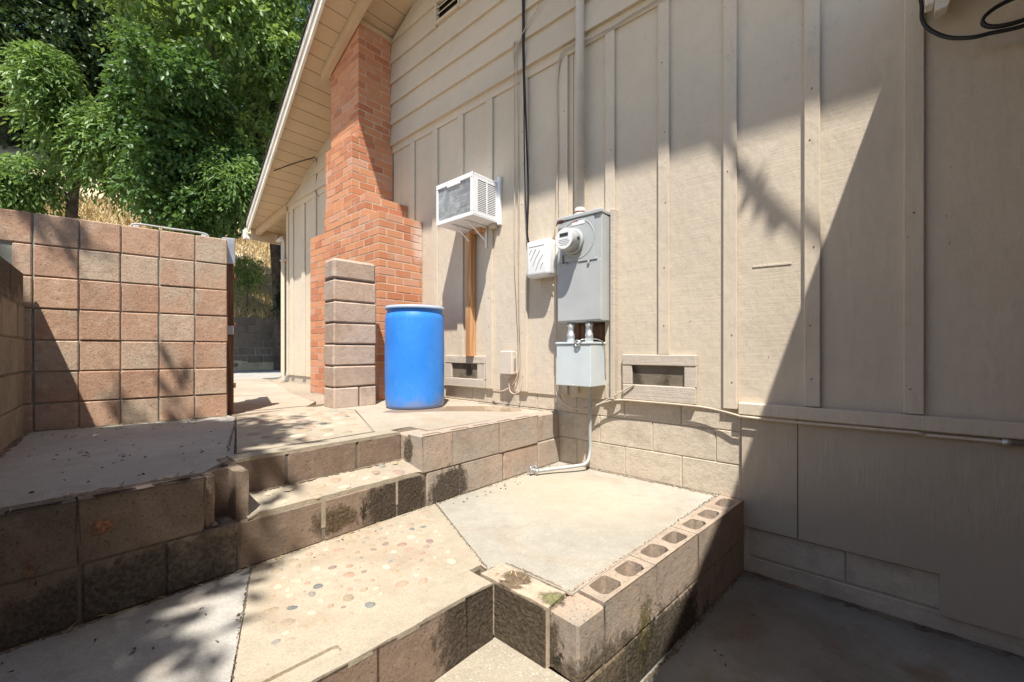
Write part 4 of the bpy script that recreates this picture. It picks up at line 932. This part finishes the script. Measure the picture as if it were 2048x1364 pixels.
def sprays(clumps, per, leaf_per, twig, droop=.35, outb=.8):
    """clumps: (centre, radius); twigs point outwards and droop, leaves along them"""
    Cs, Ds = [], []
    for c, r in clumps:
        c = np.array(c); r = np.array(r) if hasattr(r, '__len__') else np.array([r] * 3)
        n = per; d = rng.normal(size=(n, 3)); d /= np.linalg.norm(d, axis=1)[:, None]
        rad = rng.uniform(.45, 1.05, n)[:, None] ; base = c + d * r * rad
        td = d * outb + rng.normal(size=(n, 3)) * .45 + np.array([0, 0, .1]); td /= np.linalg.norm(td, axis=1)[:, None]
        for k in range(leaf_per):
            s = (k + .5) / leaf_per; p = base + td * twig * s + np.array([0, 0, -1]) * droop * twig * s * s
            side = np.cross(td, rng.normal(size=(n, 3))); side /= np.linalg.norm(side, axis=1)[:, None] + 1e-9
            Cs.append(p + side * .02); Ds.append(td * .7 + side * .8 + np.array([0, 0, -1]) * (.25 + droop * s))
    return np.concatenate(Cs), np.concatenate(Ds)
def tree(label, base, trunk, limbs, clumps, per, leafm, L=.12, Wd=.055, lp=9, twig=.42, droop=.5, r=.14, name='tree'):
    T = thing(name, label, 'tree', base); b0 = Vector(base)
    bm = bmesh.new(); P = smoothpts([tuple(Vector(p) - b0) for p in trunk], 4); n = len(P); tube(bm, P, [r * (1 - .55 * i / n) for i in range(n)], 10); obj('trunk', bm, M['bark'], T, True)
    for lb in limbs:
        bm = bmesh.new(); P = smoothpts([tuple(Vector(p) - b0) for p in lb], 4); n = len(P); tube(bm, P, [r * .42 * (1 - .8 * i / n) for i in range(n)], 7); obj('limb', bm, M['bark'], T, True)
    C, D = sprays([(np.array(c) - np.array(base), q) for c, q in clumps], per, lp, twig, droop)
    leafmesh(C, D, L, Wd, leafm, 'crown', T); return T
def mkclumps(n, c, r, rad, seed=0):
    g_ = np.random.default_rng(seed); out = []
    for i in range(n):
        d = g_.normal(size=3); d /= np.linalg.norm(d); q = g_.uniform(.25, 1) ** .5
        out.append((tuple(np.array(c) + d * np.array(r) * q), rad * g_.uniform(.7, 1.25)))
    return out

V3 = lambda a, b: tuple(p + q for p, q in zip(a, b))
def along(pts, n, rad, jit):
    P = smoothpts(pts, 8); o_ = []
    for k in range(n):
        p = P[int((len(P) - 1) * (k + .5) / n)]; o_.append(((p.x + U(-jit, jit), p.y + U(-jit, jit), p.z + U(-jit, jit) * .5), rad * U(.7, 1.2)))
    return o_
arms = [[(-14.5, .5, 5.2), (-13.6, .3, 6.2), (-13.5, .1, 7.0), (-13.45, 0, 7.6)], [(-14.5, .5, 5.2), (-13.4, .9, 6.2), (-12.6, 1.2, 6.5), (-12.1, 1.4, 6.85)],
        [(-14.5, .5, 5.2), (-13.2, 1.1, 5.9), (-12.0, 1.9, 5.9), (-11.0, 2.7, 5.35), (-10.6, 3.0, 5.05)], [(-14.5, .5, 5.0), (-14.6, -.2, 5.4), (-14.8, -.9, 5.0)],
        [(-14.5, .5, 5.2), (-13.9, .8, 6.0), (-12.9, 1.7, 5.5), (-12.0, 2.2, 5.0)]]
cl = []
for k, a_ in enumerate(arms): cl += along(a_[1:], (7, 8, 12, 7, 9)[k], (.25, .30, .38, .36, .40)[k], .18)
tree('young shade tree with light arching fronds standing just above the block wall', (-14.6, .5, 2.7), [(-14.6, .5, 2.6), (-14.55, .5, 4.6), (-14.3, .6, 5.8)],
     arms, cl, 75, M['leafA'], .15, .05, 10, .5, .8, .15, 'shade_tree')
tree('big dense green tree rising behind the eave of the house', (-12.9, 4.6, 2.2), [(-12.9, 4.6, .6), (-12.8, 4.4, 4.5), (-12.2, 3.6, 8.0)],
     [[(-12.8, 4.4, 5), (-11.6, 3.2, 6.6), (-10.8, 2.4, 8.0)], [(-12.8, 4.4, 5.4), (-13.6, 3.6, 7.6), (-14.0, 2.8, 9.6)], [(-12.4, 4, 7), (-11.8, 4.2, 8.8), (-11.4, 4.4, 10.5)]],
     mkclumps(80, (-12.6, 3.6, 9.4), (2.9, 3.1, 3.4), .60, 2), 62, M['leafB'], .17, .085, 8, .5, .4, .2, 'broadleaf_tree')
tree('tall dark tree filling the upper left corner behind the others', (-26, -1, 9.5), [(-26, -1, 9.2), (-26, -1, 13), (-25.6, -.6, 17)],
     [[(-26, -1, 12), (-27, -3, 14.5)], [(-26, -1, 13), (-24.6, .8, 15.5)]],
     mkclumps(130, (-26, -2.5, 14.5), (3.2, 6.8, 6.4), 1.4, 3), 110, M['leafC'], .2, .10, 8, .6, .4, .25, 'dark_tree')
tree('tall dark tree on the slope behind the big green one', (-26, 6, 9.5), [(-26, 6, 9.2), (-26, 6, 13), (-25.6, 5.6, 17)],
     [[(-26, 6, 12), (-27, 4, 14.5)], [(-26, 6, 13), (-24.6, 7.8, 15.5)]],
     mkclumps(120, (-26, 6.5, 14.5), (3.2, 6.8, 6.4), 1.4, 4), 100, M['leafC'], .2, .10, 8, .6, .4, .25, 'dark_tree')
tree('low dark leafy tree hanging over the block wall next to the gate gap', (-12.4, 3.0, .8), [(-12.4, 3.0, .7), (-12.3, 2.9, 2.8), (-12.1, 2.8, 4.6)],
     [[(-12.3, 2.9, 3.4), (-11.5, 2.3, 4.6)], [(-12.3, 2.9, 3.6), (-12.6, 3.6, 5.0)]],
     mkclumps(30, (-11.9, 2.7, 5.6), (1.4, 1.6, 1.2), .38, 5) + mkclumps(10, (-11.2, 2.0, 6.8), (1.0, 1.0, .5), .40, 15) + mkclumps(12, (-11.5, 2.2, 4.55), (.7, .6, .3), .3, 6), 60, M['leafD'], .12, .07, 8, .35, .4, .08, 'small_tree')
tree('ivy covered dark trunk between the gutter and the dry slope', (-12.6, 5.0, .8), [(-12.6, 5.0, .7), (-12.55, 5.0, 2.4), (-12.5, 4.9, 5.0)], [],
     mkclumps(16, (-12.5, 4.9, 3.0), (.25, .3, 1.6), .25, 7), 50, M['leafC'], .11, .08, 6, .25, .3, .12, 'ivy_tree')
tree('leafy shrub on the dry slope behind the back wall', (-13.9, 4.0, 2.5), [(-13.9, 4.0, 2.4), (-13.8, 4.0, 3.0), (-13.7, 4.0, 3.4)], [],
     mkclumps(5, (-13.8, 4.0, 3.6), (.3, .4, .25), .2, 8), 26, M['leafB'], .12, .05, 6, .3, .5, .02, 'shrub')['category'] = 'shrub'
tree('dark bush at the left on the slope above the block wall', (-15.5, -1.2, 3.4), [(-15.5, -1.2, 3.3), (-15.4, -1.2, 4.0), (-15.3, -1.1, 4.6)], [],
     mkclumps(10, (-15.3, -1.0, 4.8), (.6, .8, .6), .35, 9), 45, M['leafC'], .10, .05, 7, .3, .5, .04, 'shrub')['category'] = 'bush'
# the tree overhead whose crown shades the left of the patio (above the frame)
tree('overhanging tree behind the viewer whose leaves dapple the left of the patio', (-4.5, -5.5, -.3), [(-4.5, -5.5, -.3), (-4.3, -5.2, 3), (-3.4, -4.2, 5.6)],
     [[(-3.4, -4.2, 5.4), (-2.0, -3.2, 6.0), (-.4, -2.3, 6.2)], [(-3.6, -4.4, 5.0), (-2.8, -3, 6.2), (-2.0, -1.9, 6.6)], [(-3.6, -4.4, 5.0), (-1.6, -4.0, 6.4), (.2, -3.4, 6.4)]],
     mkclumps(30, (-1.2, -2.7, 6.0), (1.15, 1.0, .5), .40, 21) + mkclumps(4, (-2.9, -2.1, 6.3), (.6, .7, .3), .30, 22) + mkclumps(11, (-1.25, -1.5, 6.0), (.6, .35, .25), .34, 24) + mkclumps(18, (.15, -2.45, 6.0), (.65, .65, .35), .38, 23), 55, M['leafB'], .14, .07, 8, .45, .4, .14, 'overhanging_tree')
# dry grass on the slope
n = 26000; gxs = rng.uniform(-20, -13.45, n); gys = rng.uniform(-4, 8, n); C = np.array([(x, y, hz(x, y) - .02) for x, y in zip(gxs, gys)])
D = rng.normal(size=(n, 3)) * .45 + np.array([.1, 0, 1.0])
o = leafmesh(C, D, .30, .018, M['grass'], 'dry_grass', None); tag(o, 'pale dry grass covering the slope', 'grass', kind='stuff')
# fallen leaves and twigs
n = 170; C = []
for k in range(n):
    q = R()
    if q < .45: C.append((U(-3.9, -2.3), U(-.05, .75), .853))
    elif q < .65: C.append((U(-2.0, -1.4), U(-.6, .5), .436))
    elif q < .8: C.append((U(-2.02, -1.9), U(.5, 2.8), .437))
    else: C.append((U(-.6, 1.6), U(1.2, 2.7), .004))
D = rng.normal(size=(n, 3)); D[:, 2] *= .15
tag(leafmesh(np.array(C), D, .019, .008, M['bark'], 'leaf_litter', None), 'scattered bits of dead leaf on the concrete', 'leaves', kind='stuff')
n = 170; C = []
for k in range(n):
    q = R()
    if q < .4: C.append((-3.93 + U(0, .05), U(-.05, .95), .86))
    elif q < .6: C.append((-2.03 + U(0, .03), U(-.2, 1.6), .44))
    elif q < .7: C.append((U(-1.20, -1.08), U(1.24, 1.36), .438))
    else: C.append((-2.13 + U(-.02, .02), U(-.1, .42), .855))
D = rng.normal(size=(n, 3)); D[:, 2] = abs(D[:, 2]) * .35
tag(leafmesh(np.array(C), D, .04, .0022, M['grass'], 'dry_weeds', None), 'dry grass wisps in the joints of the steps', 'weeds', kind='stuff')

for o in list(S.collection.objects):
    if o.parent is None and 'category' in o:
        c_ = o['category']
        if c_ == 'tree' and 'group' not in o: o['group'] = 'trees on the slope and round the yard'
        if c_ == 'retaining wall': o['group'] = 'low block retaining walls of the stepped terraces'
        if c_ == 'step': o['group'] = 'block risers of the steps'
        if c_ == 'cable' and 'wire' in o['label']: o['group'] = 'beige wires stapled to the wall'
        if c_ == 'wall': o['group'] = 'concrete block walls'
